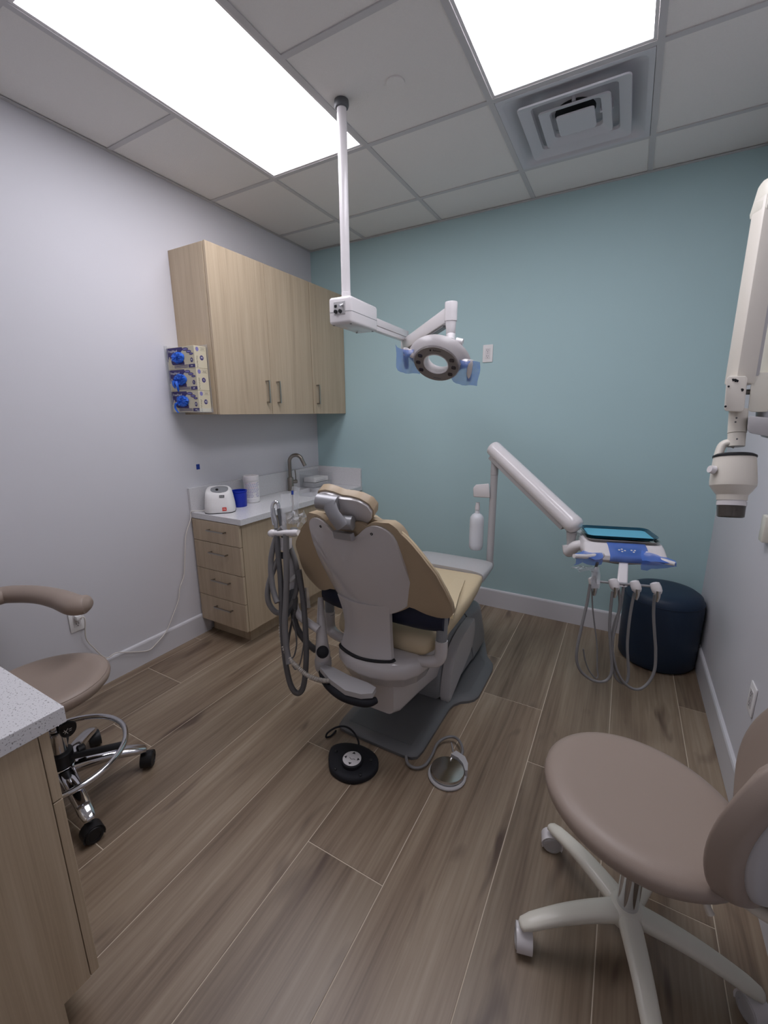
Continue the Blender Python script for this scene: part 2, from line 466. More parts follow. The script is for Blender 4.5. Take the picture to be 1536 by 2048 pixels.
for s, s2, zz in ((0.435, 0.33, 0.0), (0.285, 0.195, 0.001)):
    obj('louver', loft(new(), [sq(s, H - 0.006 + zz, 0.02), sq(s - 0.004, H - 0.012 + zz, 0.018), sq(s2 + 0.01, H + 0.004 + zz, 0.02), sq(s2, H + 0.016 + zz, 0.02), sq(s2 + 0.006, H + 0.018 + zz, 0.02), sq(s2 + 0.03, H + 0.004 + zz, 0.02)], loop=True), M['vent'], t, 30)
obj('center_plate', loft(new(), [sq(0.085, H + 0.016, 0.01), sq(0.155, H - 0.004, 0.012), sq(0.150, H - 0.009, 0.012)]), M['vent'], t, 30)
for sx, sy in ((1, 0), (-1, 0), (0, 1), (0, -1)):
    obj('louver_strut', boxo((vx + sx * 0.10 - 0.006, vy + sy * 0.10 - 0.006, H + 0.004), (vx + sx * 0.14 + 0.006, vy + sy * 0.14 + 0.006, H + 0.044)), M['vent'], t, 0)
c = at_z(791, 167, H)
obj('sprinkler_cover', latheo([(0.034, 0.008), (0.037, -0.002), (0.036, -0.005), (0.001, -0.006)], (c.x, c.y, H + 0.004)), M['tile'], None, 35, 'small round flush sprinkler cover on a ceiling tile', 'sprinkler')

# ================================================================ CABINETS ALONG THE LEFT WALL
def bar_handle(p0, p1, n, parent, r=0.005, off=0.03):
    p0, p1, n = Vector(p0), Vector(p1), Vector(n)
    d = (p1 - p0).normalized()
    b = new()
    s = d.cross(n) * 0.006
    def bar(a, c, w):  # square bar
        dd = (c - a).normalized(); e = dd.cross(n).normalized() if abs(dd.dot(n)) < 0.9 else d.cross(n).normalized()
        g = dd.cross(e).normalized()
        loft(b, [[q + e * w * i + g * w * j for i, j in ((1, 1), (-1, 1), (-1, -1), (1, -1))] for q in (a, c)])
    bar(p0 - d * 0.005 + n * off, p1 + d * 0.005 + n * off, r)
    bar(p0, p0 + n * off, r); bar(p1, p1 + n * off, r)
    return obj('handle', b, M['steel'], parent, 0, 'brushed nickel bar handle')
def wall_cab(y0, y1, doors, label):
    t = thing('wall_cabinet', label, 'cabinet', (0.15, (y0 + y1) / 2, 1.46))
    obj('carcass', boxo((0.001, y0, 1.46), (0.289, y1, 2.372), 0.001, 1), M['oak'], t, 0)
    n = len(doors); w = (y1 - y0) / n
    for i, hy in enumerate(doors):
        a, b = y0 + w * i, y0 + w * (i + 1)
        d = obj('door', boxo((0.293, a + 0.0018, 1.459), (0.311, b - 0.0018, 2.374), 0.0008, 1), M['oak'], t, 0)
        bar_handle((0.309, hy, 1.535), (0.309, hy, 1.668), (1, 0, 0), d, 0.0045, 0.028)
wall_cab(-1.307, -0.4305, (-0.915, -0.815), 'light oak wall cabinet with two doors beside the glove boxes')
wall_cab(-0.4275, -0.002, (-0.385,), 'light oak single-door wall cabinet next to the teal wall')

t = thing('base_cabinet', 'light oak base cabinet with four drawers under the white sink counter', 'cabinet', (0.22, -0.68, 0))
b = new(); box(b, (0.42, -1.333, 0.109), (0.438, -0.001, 0.813)); box(b, (0.001, -1.333, 0.109), (0.019, -0.001, 0.813))
box(b, (0.019, -1.333, 0.109), (0.42, -1.315, 0.813)); box(b, (0.019, -0.019, 0.109), (0.42, -0.001, 0.813)); box(b, (0.019, -1.315, 0.109), (0.42, -0.019, 0.127))
obj('carcass', b, M['oak'], t, 0)
obj('toe_kick', boxo((0.016, -1.27, 0.0), (0.375, -0.001, 0.108)), M['oak'], t, 0)
zs = [0.812, 0.672, 0.485, 0.298, 0.112]
for i in range(4):
    d = obj('drawer', boxo((0.016, -1.354, zs[i + 1] + 0.002), (0.438, -1.336, zs[i] - 0.002), 0.0008, 1), M['oak'], t, 0)
    zc = (0.756, 0.611, 0.425, 0.238)[i]
    bar_handle((0.178, -1.352, zc), (0.322, -1.352, zc), (0, -1, 0), d, 0.004, 0.026)
# worktop with a sink cut-out
sx0, sx1, sy0, sy1 = 0.11, 0.38, -0.60, -0.27
t = thing('worktop', 'white quartz worktop with a sink cut into it', 'worktop', (0.23, -0.68, 0.814))
b = new(); z0, z1 = 0.815, 0.85
def slab(pts_out, pts_in):
    ro = [[Vector((x, y, z)) for x, y in pts_out] for z in (z0, z1)]
    ri = [[Vector((x, y, z)) for x, y in pts_in] for z in (z0, z1)]
    a, c = ring(b, ro[0]), ring(b, ro[1]); d, e = ring(b, ri[0]), ring(b, ri[1])
    bridge(b, a, c); bridge(b, e, d); bridge(b, c, e); bridge(b, d, a)
slab([(0.001, -1.353), (0.459, -1.353), (0.459, -0.001), (0.001, -0.001)], [(sx0, sy0), (sx1, sy0), (sx1, sy1), (sx0, sy1)])
obj('slab', b, M['quartz'], t, 0)
b = new()
ins = lambda s, z: [Vector((lerp(sx0, sx1, 0.5) + x, lerp(sy0, sy1, 0.5) + y, z)) for x, y in rrect((sx1 - sx0) + s, (sy1 - sy0) + s, 0.03, 4)]
loft(b, [ins(0.004, 0.8149), ins(0.0, 0.8149), ins(-0.008, 0.72), ins(-0.03, 0.70)], caps=False)
b.faces.new([v for v in b.verts][-24:])
obj('sink_basin', b, M['basin'], t, 40, 'white sink basin')
obj('trash_chute_ring', latheo([(0.052, 0.0), (0.058, 0.004), (0.052, 0.006), (0.046, 0.0015), (0.001, 0.0012)], (0.25, -0.165, 0.8502)), M['blackrub'], t, 35, 'black trash chute ring')
obj('backsplash', boxo((0.001, -1.353, 0.8505), (0.02, -0.021, 1.004), 0.001, 1), M['quartz'], None, 0, 'long white quartz backsplash behind the faucet', 'backsplash')
obj('backsplash', boxo((0.001, -0.02, 0.8505), (0.457, -0.001, 1.004), 0.001, 1), M['quartz'], None, 0, 'short white quartz backsplash on the teal wall', 'backsplash')

# ================================================================ NEAR CABINET
t = thing('base_cabinet', 'light oak cabinet with speckled white top beside the assistant stool', 'cabinet', (0.85, -3.05, 0))
pan = [(-2.757, 0.812), (-3.44, 0.812), (-3.44, 0.0), (-2.815, 0.0), (-2.815, 0.106), (-2.757, 0.106)]
xf = axes((0, 0, 0), (0, 1, 0), (0, 0, 1))
obj('end_panel', prismo(pan, 1.362, 1.38, xf), M['oak'], t, 0)
obj('carcass', boxo((0.32, -3.44, 0.106), (1.3615, -2.757, 0.812)), M['oak'], t, 0)
obj('toe_kick', boxo((0.32, -3.44, 0.0), (1.3615, -2.815, 0.1055)), M['oak'], t, 0)
for x0, x1 in ((0.32, 0.85), (0.85, 1.38)):
    d = obj('drawer', boxo((x0 + 0.0015, -2.755, 0.6275), (x1 - 0.0005, -2.736, 0.806), 0.001, 1), M['oak'], t, 0)
    bar_handle((x0 + 0.2, -2.736, 0.72), (x0 + 0.33, -2.736, 0.72), (0, 1, 0), d, 0.004, 0.026)
    d = obj('door', boxo((x0 + 0.0015, -2.755, 0.106), (x1 - 0.0005, -2.736, 0.6245), 0.001, 1), M['oak'], t, 0)
    bar_handle((x0 + 0.05, -2.736, 0.45), (x0 + 0.05, -2.736, 0.58), (0, 1, 0), d, 0.004, 0.026)
obj('worktop', boxo((0.26, -3.455, 0.8125), (1.40, -2.708, 0.85), 0.0015, 2), M['quartz2'], None, 0, 'white worktop with grey flecks on the near oak cabinet', 'worktop')
# ================================================================ DENTAL CHAIR
CX = 1.535
chair = thing('dental_chair', 'tan and grey-white dental chair on a grey floor plate', 'dental chair', (1.55, -1.2, 0))
# floor plate with side lobes
BX = 1.55
half = [(0.0, -1.668), (0.150, -1.668), (0.185, -1.662), (0.205, -1.645), (0.213, -1.60), (0.216, -1.29), (0.225, -1.25), (0.25, -1.21), (0.285, -1.185), (0.305, -1.16), (0.317, -1.12), (0.317, -0.86), (0.305, -0.80), (0.25, -0.73), (0.20, -0.60), (0.16, -0.50), (0.0, -0.49)]
out = [(BX + x, y) for x, y in half] + [(BX - x, y) for x, y in reversed(half[1:-1])]
def inset(pts, d, c=(BX, -1.1)):
    n = len(pts); r = []
    for i in range(n):
        a, b_, c_ = Vector(pts[i - 1] + (0,)), Vector(pts[i] + (0,)), Vector(pts[(i + 1) % n] + (0,))
        t1, t2 = (b_ - a).normalized(), (c_ - b_).normalized()
        nn = ((t1 + t2) / 2).normalized(); nn = Vector((-nn.y, nn.x, 0))
        r.append((b_.x + nn.x * d, b_.y + nn.y * d))
    return r
b = new()
lay = lambda pts, z: [Vector((x, y, z)) for x, y in pts]
loft(b, [lay(out, 0.001), lay(out, 0.014), lay(inset(out, 0.006), 0.020), lay(inset(out, 0.045), 0.030), lay(inset(out, 0.052), 0.028)])
obj('floor_plate', b, M['mgrey'], chair, 40)
# shallow trough wall on the plate (raised centre strip edge)
# front pedestal: two-piece grey casing
def casing(name, secs, m, sharp=50, parent=chair):
    """secs: (y, z0, z1, half width bottom, half width top, corner r)"""
    b = new(); rs = []
    for y, z0, z1, wb, wt, r in secs:
        pr = []
        for sx, z, w, a0 in ((1, z1, wt, 0), (-1, z1, wt, 90), (-1, z0, wb, 180), (1, z0, wb, 270)):
            sy = 1 if z == z1 else -1
            for k in range(5):
                a = math.radians(a0 + 22.5 * k)
                pr.append(Vector((BX + sx * (w - r) + r * math.cos(a), y, z - sy * r + r * math.sin(a))))
        rs.append(pr)
    loft(b, rs)
    return obj(name, b, m, parent, sharp)
ped = casing('pedestal_cover', [(-1.27, 0.028, 0.10, 0.150, 0.150, 0.02), (-1.235, 0.028, 0.17, 0.17, 0.155, 0.03), (-1.17, 0.03, 0.245, 0.185, 0.155, 0.04), (-1.08, 0.03, 0.31, 0.195, 0.155, 0.045), (-0.95, 0.03, 0.335, 0.20, 0.158, 0.045), (-0.875, 0.03, 0.338, 0.20, 0.158, 0.045)], M['grey'])
casing('pedestal_cover', [(-0.868, 0.028, 0.340, 0.205, 0.163, 0.045), (-0.78, 0.028, 0.338, 0.207, 0.168, 0.05), (-0.66, 0.028, 0.325, 0.205, 0.168, 0.055), (-0.60, 0.028, 0.30, 0.19, 0.16, 0.055), (-0.565, 0.04, 0.255, 0.16, 0.13, 0.06)], M['grey'])
# side fins of the pedestal (light grey wings that sweep down to the plate)
for s in (1, -1):
    fin = [(-1.265, 0.030), (-1.26, 0.09), (-1.24, 0.165), (-1.20, 0.235), (-1.13, 0.285), (-1.02, 0.31), (-0.90, 0.315), (-0.87, 0.31), (-0.87, 0.20), (-0.92, 0.15), (-1.00, 0.115), (-1.10, 0.08), (-1.20, 0.040), (-1.245, 0.024)]
    x0, x1 = (BX + 0.155, BX + 0.205) if s > 0 else (BX - 0.205, BX - 0.155)
    obj('pedestal_side_fin', prismo(smooth2(fin, 3), x0, x1, axes((0, 0, 0), (0, 1, 0), (0, 0, 1)), 0.012, 3), M['lgrey'], chair, 50)
# parallelogram lift arm under the seat
casing('lift_arm_cover', [(-1.675, 0.20, 0.36, 0.105, 0.105, 0.03), (-1.63, 0.185, 0.375, 0.118, 0.118, 0.03), (-1.45, 0.165, 0.345, 0.125, 0.13, 0.025), (-1.25, 0.13, 0.29, 0.13, 0.14, 0.02), (-1.12, 0.10, 0.25, 0.13, 0.145, 0.02)], M['shell'], 30)
obj('lift_arm_trim', boxo((BX - 0.09, -1.679, 0.235), (BX - 0.015, -1.672, 0.275), 0.002, 1), M['black'], chair, 0)
# seat frame: rounded rear casing
b = new(); rs = []
fr = [(0.205, -1.46), (0.215, -1.56), (0.20, -1.63), (0.165, -1.685), (0.10, -1.725), (0.03, -1.74)]
pl_ = [(BX + x, y) for x, y in fr] + [(BX - x, y) for x, y in reversed(fr)] + [(BX - 0.2, -1.30), (BX - 0.18, -1.18), (BX + 0.18, -1.18), (BX + 0.2, -1.30)]
def sc2(pts, k, c=(BX, -1.45)): return [(c[0] + (x - c[0]) * k, c[1] + (y - c[1]) * k) for x, y in pts]
for z, k in ((0.335, 0.84), (0.350, 0.91), (0.385, 0.945), (0.393, 0.985), (0.405, 1.0), (0.430, 1.0), (0.448, 0.975), (0.460, 0.92), (0.468, 0.85)):
    rs.append(lay(sc2(pl_, k), z))
obj('seat_frame_cover', loft(b, rs), M['shell'], chair, 50)
# under-shelf for the arm (left rear) with a dark bumper
pts = [at_z(*q, 0.37) for q in ((648, 1332), (668, 1338), (700, 1355), (735, 1368), (752, 1378), (745, 1390), (722, 1392), (690, 1384), (660, 1362), (640, 1338))]
b = new(); loft(b, [[p + Vector((0, 0, z)) for p in pts] for z in (-0.014, -0.012, 0.004, 0.008)])
obj('swing_arm_plate', b, M['lgrey'], chair, 40)
pts = [at_z(*q, 0.335) for q in ((640, 1335), (650, 1362), (675, 1386), (705, 1400), (735, 1406), (752, 1400))]
obj('bumper', tubeo(pts, [0.010, 0.018, 0.02, 0.018, 0.014], 10, 5), M['blackrub'], chair, 60)
# rear bracket that carries the back
b = new(); rs = []
for i in range(9):
    k = i / 8; z = lerp(0.440, 0.715, k)
    y = interp([(0.45, -1.725), (0.48, -1.712), (0.56, -1.70), (0.64, -1.712), (0.72, -1.735)], z)
    w = interp([(0.45, 0.132), (0.49, 0.122), (0.56, 0.112), (0.64, 0.116), (0.72, 0.125)], z)
    ry = 0.022
    prof = []
    for j in range(11):
        x = -1 + 2 * j / 10
        prof.append(Vector((CX - 0.012 + x * w, y + 0.035 * x * x - 0.0 , z)))
    back = [p + Vector((0, 0.022, 0)) for p in reversed(prof)]
    rs.append(prof + back)
obj('back_bracket', loft(b, rs), M['shell'], chair, 50)
obj('bracket_slot', tubeo([V(CX - 0.145, -1.675, 0.464), V(CX - 0.13, -1.69, 0.462), V(CX - 0.07, -1.712, 0.460), V(CX - 0.012, -1.718, 0.458), V(CX + 0.05, -1.712, 0.460), V(CX + 0.11, -1.69, 0.462), V(CX + 0.125, -1.672, 0.466)], 0.008, 8, 5), M['black'], chair, 60)
# back shell
def yback(z): return -1.706 - 0.346 * (z - 0.675)
hs = [(0, 1.020), (0.030, 1.021), (0.052, 1.030), (0.072, 1.048), (0.092, 1.066), (0.118, 1.077), (0.145, 1.075), (0.170, 1.060), (0.187, 1.035), (0.195, 1.0), (0.201, 0.94), (0.206, 0.86), (0.208, 0.80), (0.205, 0.762), (0.190, 0.730), (0.15, 0.694), (0.09, 0.664), (0.045, 0.650), (0, 0.645)]
hs = [(p.x, p.y) for p in spline([Vector((a, b, 0)) for a, b in hs], 3)]
def shell_pt(x, z, off):
    k = interp([(0.66, 0.085), (0.8, 0.07), (0.95, 0.045), (1.08, 0.03)], z)
    return Vector((CX + x, yback(z) + k * (x / 0.2) ** 2 + off - 0.012 * math.sin(max(0, min(1, (z - 0.66) / 0.4)) * math.pi), z))
def shell_mesh(scale_in, off):
    rows = []
    n = len(hs)
    for x, z in hs:
        row = []
        for j in range(13):
            u = -1 + 2 * j / 12
            row.append(shell_pt(x * u, z, off))
        rows.append(row)
    return rows
def sheet(bm, rows, flip=False):
    vs = [[bm.verts.new(p) for p in r] for r in rows]
    for a, c in zip(vs, vs[1:]):
        for j in range(len(a) - 1):
            try: bm.faces.new((a[j], a[j + 1], c[j + 1], c[j]))
            except ValueError: pass
    return vs
# outline -> filled grid: columns along the mirrored outline
def outline_fill(fn_pt, outline, nx=16, off0=0.0, off1=0.03, lip=0.012):
    """closed thick sheet from half outline (x,z from top centre round to bottom centre)"""
    top = {}
    xs = sorted({round(p[0], 4) for p in outline})
    xm = max(xs)
    up, lo = [], []
    im = max(range(len(outline)), key=lambda i: outline[i][0])
    upper, lower = outline[:im + 1], list(reversed(outline[im:]))
    us = sorted(upper); ls = sorted(lower)
    xs = [xm * math.sin(math.pi / 2 * i / nx) for i in range(nx + 1)]
    cols = [-x for x in reversed(xs[1:])] + xs
    bm = new(); ny = 14
    grid = {}
    for side, off in ((0, off0), (1, off1)):
        for i, x in enumerate(cols):
            zt, zb = interp(us, abs(x)), interp(ls, abs(x))
            for j in range(ny + 1):
                v = j / ny
                z = lerp(zb, zt, v)
                grid[side, i, j] = bm.verts.new(fn_pt(x, z, off))
    nc = len(cols)
    for side in (0, 1):
        for i in range(nc - 1):
            for j in range(ny):
                bm.faces.new([grid[side, i, j], grid[side, i + 1, j], grid[side, i + 1, j + 1], grid[side, i, j + 1]])
    loop = [(i, 0) for i in range(nc)] + [(nc - 1, j) for j in range(1, ny + 1)] + [(i, ny) for i in range(nc - 2, -1, -1)] + [(0, j) for j in range(ny - 1, 0, -1)]
    for k in range(len(loop)):
        a, c = loop[k], loop[(k + 1) % len(loop)]
        bm.faces.new([grid[0, a[0], a[1]], grid[0, c[0], c[1]], grid[1, c[0], c[1]], grid[1, a[0], a[1]]])
    bmesh.ops.remove_doubles(bm, verts=bm.verts, dist=0.0008)
    return bm
def bev_rim(bm, off, seg=3, ang=50):
    bmesh.ops.recalc_face_normals(bm, faces=bm.faces)
    es = [e for e in bm.edges if len(e.link_faces) == 2 and e.calc_face_angle(0) > math.radians(ang)]
    bmesh.ops.bevel(bm, geom=es, offset=off, segments=seg, affect='EDGES', profile=0.5, clamp_overlap=True)
    return bm
sh = obj('back_shell', bev_rim(outline_fill(shell_pt, hs, 16, 0.0, 0.035), 0.008), M['shell'], chair, 40)
for s in (-1, 1):
    p = shell_pt(s * 0.112, 1.045, 0)
    obj('bolt', latheo([(0.0055, 0.004), (0.0055, -0.001), (0.003, -0.0015), (0.001, 0.001)], p, (0, 1, 0.3), 12), M['black'], sh, 30)
# back cushion with wide wings
wing = [(0.66, 0.33), (0.69, 0.345), (0.75, 0.35), (0.82, 0.342), (0.90, 0.322), (0.96, 0.288), (1.02, 0.238), (1.06, 0.195), (1.085, 0.15), (1.092, 0.10)]
wy = [(0.66, -1.60), (0.72, -1.642), (0.85, -1.722), (0.95, -1.775), (1.05, -1.805), (1.10, -1.815)]
def cush_pt(x, z, off):
    w = interp(wing, z); u = min(1.0, abs(x) / w)
    yc = yback(z) + 0.056
    ye = interp(wy, z) + 0.016
    f = max(0.0, (u - 0.5) / 0.5) ** 1.6
    y = lerp(yc, ye, f) + 0.004 * math.sin(x * 60 + z * 25) * f
    thick = lerp(0.075, 0.028, f)
    return Vector((CX + x, y + off * thick, z))
ch = [(0, 1.086), (0.05, 1.088), (0.10, 1.092), (0.15, 1.085), (0.195, 1.06), (0.238, 1.02), (0.288, 0.96), (0.322, 0.90), (0.342, 0.82), (0.35, 0.75), (0.348, 0.70), (0.33, 0.672), (0.29, 0.668), (0.25, 0.685), (0.2, 0.712), (0.1, 0.715), (0, 0.715)]
bc = obj('back_cushion', bev_rim(outline_fill(cush_pt, ch, 20, 0.0, 1.0), 0.010, 3, 40), M['tan'], chair, 60)
# raised pad roll round the shell
roll = [(x + (0.020 if x > 0.02 else 0.0) * min(1, x / 0.1), z + (0.020 if z > 0.9 else 0.004)) for x, z in hs]
roll = [(0, 1.075), (0.03, 1.078), (0.06, 1.084)] + [p for p in roll if p[0] > 0.085 or p[1] < 0.9]
def roll_pt(x, z, off):
    return shell_pt(x, min(z, 1.09), 0.012 + off * 0.05)
obj('back_pad', bev_rim(outline_fill(roll_pt, roll, 16, 0.0, 1.0), 0.018, 4), M['tan'], bc, 60)
# seam piping on the wing edge, cream curl at the bottom of each wing
for s in (-1, 1):
    pts = [cush_pt(s * (x - 0.004), z, 0.5) for x, z in ((0.335, 0.69), (0.35, 0.75), (0.342, 0.82), (0.322, 0.90), (0.288, 0.96), (0.238, 1.02), (0.195, 1.06))]
    obj('wing_piping', tubeo(pts, 0.006, 8, 4), M['cream'], bc, 60)
    if s > 0: continue
    p = cush_pt(s * 0.29, 0.675, 1.0)
    b = new()
    pp = [p + Vector((s * a, 0.012 + d, h)) for a, d, h in ((-0.085, 0.01, -0.022), (-0.03, 0.03, -0.028), (0.03, 0.04, -0.012), (0.055, 0.03, 0.03))]
    qq = [p + Vector((s * a, 0.012 + d, h)) for a, d, h in ((-0.085, 0.0, 0.03), (-0.03, 0.018, 0.05), (0.03, 0.03, 0.075), (0.055, 0.018, 0.10))]
    sheet(b, [spline(pp, 5), [lerp(u, v, 0.5) + Vector((0, 0.012, 0)) for u, v in zip(spline(pp, 5), spline(qq, 5))], spline(qq, 5)])
    bmesh.ops.solidify(b, geom=b.faces[:], thickness=0.006)
    obj('wing_lining', b, M['cream'], bc, 60, 'cream lining of the back wing')
# headrest: bracket, shell, pad
b = new()
hb = V(CX + 0.012, -1.838, 1.032)
loft(b, [[V(CX + x + dx, y, z) for dx, y in rrect(w, 0.03, 0.008, 3, 0, yy)] for x, yy, z, w, y in ()] if False else [[V(CX + 0.01 + a, -1.845 + c, 1.018) for a, c in rrect(0.082, 0.026, 0.006, 3)], [V(CX + 0.01 + a, -1.853 + c, 1.046) for a, c in rrect(0.082, 0.026, 0.006, 3)]])
obj('headrest_mount', b, M['alu'], chair, 40)
k0, k1 = at_y(690, 1046, -1.862), at_y(652, 1006, -1.872)
b = new(); cyl(b, k0 + V(-0.030, 0.0, 0.0), k0 + V(0.026, 0.012, 0), 0.026, seg=24)
kn = obj('headrest_knuckle', b, M['alu'], chair, 40)
b = new(); cyl(b, at_y(636, 1002, -1.874), at_y(676, 1008, -1.862), 0.028, seg=28)
obj('headrest_knuckle', b, M['alu'], chair, 40)
b = new()
st = [at_y(686, 1052, -1.870), at_y(668, 1030, -1.884), at_y(658, 1006, -1.880)]
tube(b, st, [0.030, 0.027, 0.030], 12, 6, rb=[0.018, 0.014, 0.016], up=(0, 1, 0))
obj('headrest_link', b, M['alu'], chair, 50)
# headrest body, local frame: X right, Zl up the pad, Y out of the pad (towards the patient)
HC = V(1.533, -1.812, 1.132)
hx = V(0.985, 0.06, -0.16).normalized(); hy = V(0.02, 0.84, 0.54).normalized(); hz = hx.cross(hy).normalized(); hx = hy.cross(hz)
def hpt(x, z, off): return HC + hx * x * 0.93 + hz * z * 0.90 + hy * off * 0.9
hsO = [(0, 0.062), (0.04, 0.068), (0.075, 0.066), (0.108, 0.05), (0.122, 0.02), (0.118, -0.015), (0.098, -0.048), (0.06, -0.066), (0, -0.072)]
def hshell(x, z, off):
    k = (x / 0.12) ** 2 + (z / 0.075) ** 2
    return hpt(x, z, -0.032 + 0.014 * k + off)
obj('headrest_shell', bev_rim(outline_fill(hshell, hsO, 10, 0.0, 0.022), 0.006, 2), M['shell'], chair, 45)
def hpad(x, z, off):
    k = (x / 0.12) ** 2
    w = math.sqrt(max(0.0, 1 - min(1, k)))
    return hpt(x * 1.04, z * 1.07 + 0.003, -0.004 + off * (0.032 + 0.010 * k))
obj('headrest_pad', bev_rim(outline_fill(hpad, hsO, 10, 0.0, 1.0), 0.012, 3), M['tan'], chair, 55)
# seat and leg rest pad (one long upholstered pad)
b = new(); rs = []
SX = 1.545
sec = [  # y, z bottom, z top, half width
    (-1.60, 0.480, 0.515, 0.19), (-1.59, 0.463, 0.543, 0.222), (-1.55, 0.458, 0.565, 0.242), (-1.45, 0.462, 0.578, 0.252), (-1.30, 0.472, 0.586, 0.258), (-1.15, 0.485, 0.592, 0.260), (-1.02, 0.505, 0.602, 0.258), (-0.93, 0.53, 0.608, 0.254), (-0.905, 0.54, 0.606, 0.250)]
for y, z0, z1, w in sec:
    pr = []; zc, hh = (z0 + z1) / 2, (z1 - z0) / 2
    for k in range(28):
        a = 2 * math.pi * k / 28; ca, sa = math.cos(a), math.sin(a)
        pr.append(V(SX + w * math.copysign(abs(ca) ** 0.35, ca), y, zc + hh * math.copysign(abs(sa) ** 0.55, sa) - (0.012 * (1 - abs(ca)) if sa > 0 else 0)))
    rs.append(pr)
obj('seat_pad', loft(b, rs), M['cream'], chair, 60)
b = new(); rs = []
for y, z0, z1, w in [(-0.900, 0.535, 0.612, 0.255), (-0.84, 0.54, 0.612, 0.256), (-0.76, 0.545, 0.607, 0.254), (-0.68, 0.545, 0.598, 0.248), (-0.63, 0.545, 0.588, 0.232), (-0.605, 0.55, 0.575, 0.20)]:
    pr = []; zc, hh = (z0 + z1) / 2, (z1 - z0) / 2
    for k in range(28):
        a = 2 * math.pi * k / 28; ca, sa = math.cos(a), math.sin(a)
        pr.append(V(SX + w * math.copysign(abs(ca) ** 0.35, ca), y, zc + hh * math.copysign(abs(sa) ** 0.55, sa)))
    rs.append(pr)
obj('foot_cover', loft(b, rs), M['lgrey'], chair, 50, 'glossy grey plastic foot cover')
# cream flap on the seat beside the wing
fl = [at_z(*q, 0.61) for q in ((893, 1172), (912, 1152), (930, 1156), (919, 1184), (907, 1226), (899, 1222))]
b = new(); loft(b, [[p + V(0, 0, z) for p in fl] for z in (-0.03, -0.014, -0.010)])
obj('seat_flap', b, M['cream'], chair, 50)
# arm supports either side
for s in (1, -1):
    x = CX + s * 0.285
    obj('arm_post', tubeo([V(x, -1.555, 0.69), V(x, -1.562, 0.56), V(x - s * 0.004, -1.565, 0.525)], 0.023, 16, 4), M['grey'], chair, 50)
    obj('arm_elbow', tubeo([V(x, -1.563, 0.545), V(x, -1.567, 0.48), V(x - s * 0.018, -1.575, 0.452), V(x - s * 0.06, -1.59, 0.445), V(x - s * 0.12, -1.60, 0.442)], [0.026, 0.027, 0.027, 0.024, 0.02], 16, 6), M['shell'], chair, 50)
# navy support cushion tucked behind the seat
nv = new(); rs = []
for i in range(15):
    k = -1 + i / 7
    w = 0.30 * k
    z1 = 0.735 - 0.02 * abs(k) + 0.008 * math.sin(i * 2.1); z0 = 0.572 + 0.012 * (1 - abs(k))
    hh, zc = (z1 - z0) / 2 * (1 - 0.25 * abs(k) ** 6), (z0 + z1) / 2
    rs.append([V(CX + w, -1.575 + 0.055 * (1 - 0.2 * abs(k) ** 4) * math.cos(a) + 0.02 * abs(k), zc + hh * math.sin(a)) for a in [2 * math.pi * j / 16 for j in range(16)]])
obj('back_support_cushion', loft(nv, rs), M['navy2'], None, 60, 'dark navy support cushion tucked between seat and back of the dental chair', 'cushion')
# ================================================================ ASSISTANT SIDE: arm, holder and suction hoses
asst = thing('suction_unit', 'white suction unit with grey suction hoses beside the dental chair', 'suction unit', (1.2, -1.7, 0.25))
def za(x, y): return (520 + x * 0.2247, 960 + y * 0.2247)
TA = 1.88
def zp(x, y, t=TA): u, v = za(x, y); return at_depth(u, v, t)
# swing arm with black dome
p0 = at_y(646, 1318, -1.70); p1 = at_y(643, 1265, -1.68); p2 = at_y(641, 1195, -1.62)
obj('swing_arm', tubeo([p0 + V(0, 0, -0.012), p0 + V(0, 0, 0.03), p1, p2], [0.033, 0.034, 0.024, 0.012], 20, 5), M['shell'], asst, 50)
obj('pivot_ring', latheo([(0.030, -0.055), (0.036, -0.045), (0.038, -0.03), (0.038, 0.0), (0.033, 0.01)], p0, (0, 0, 1), 28), M['lgrey'], asst, 40)
pd = at_y(645, 1304, -1.742)
b = latheo([(0.027, -0.006), (0.026, 0.004), (0.020, 0.011), (0.010, 0.0145), (0.001, 0.0155)], pd, (0.35, -0.75, 0.55), 24)
obj('pivot_dome', b, M['blackrub'], asst, 60, 'black rubber dome')
# upright post and holder bar
hb0, hb1 = zp(100, 475), zp(345, 470, 1.80)
obj('holder_bar', tubeo([hb0, (hb0 + hb1) / 2, hb1], 0.0135, 20, 3), M['white'], asst, 50)
obj('holder_end', latheo([(0.005, -0.012), (0.014, -0.008), (0.018, 0.004), (0.017, 0.018), (0.012, 0.024)], hb0, (hb1 - hb0), 20), M['white'], asst, 50)
b = new(); loft(b, [[zp(*q, t) for q in ((170, 515), (285, 515), (283, 600), (230, 645), (180, 620))] for t in (TA - 0.01, TA + 0.04)])
obj('holder_block', b, M['white'], asst, 30)
b = new(); loft(b, [[zp(*q, t) for q in ((185, 640), (232, 645), (226, 708), (190, 700))] for t in (TA, TA + 0.03)])
obj('holder_switch', b, M['dgrey'], asst, 30)
obj('holder_post', tubeo([zp(268, 620, 1.93), zp(285, 800, 1.93), zp(300, 980, 1.93), zp(330, 1180, 1.93), zp(520, 1330, 1.90)], [0.016, 0.018, 0.018, 0.018], 14, 6), M['white'], asst, 50)
b = new(); loft(b, [[zp(*q, t) for q in ((250, 985), (305, 965), (300, 1100), (255, 1230), (245, 1180))] for t in (1.90, 1.94)])
obj('solids_canister', b, M['dgrey'], asst, 30)
b = new(); sheet(b, [[zp(258, 885, 1.875), zp(285, 860, 1.87), zp(310, 838, 1.875)], [zp(250, 915, 1.865), zp(285, 900, 1.86), zp(312, 870, 1.865)], [zp(256, 925, 1.87), zp(280, 915, 1.87), zp(305, 895, 1.87)]])
bmesh.ops.solidify(b, geom=b.faces[:], thickness=0.004)
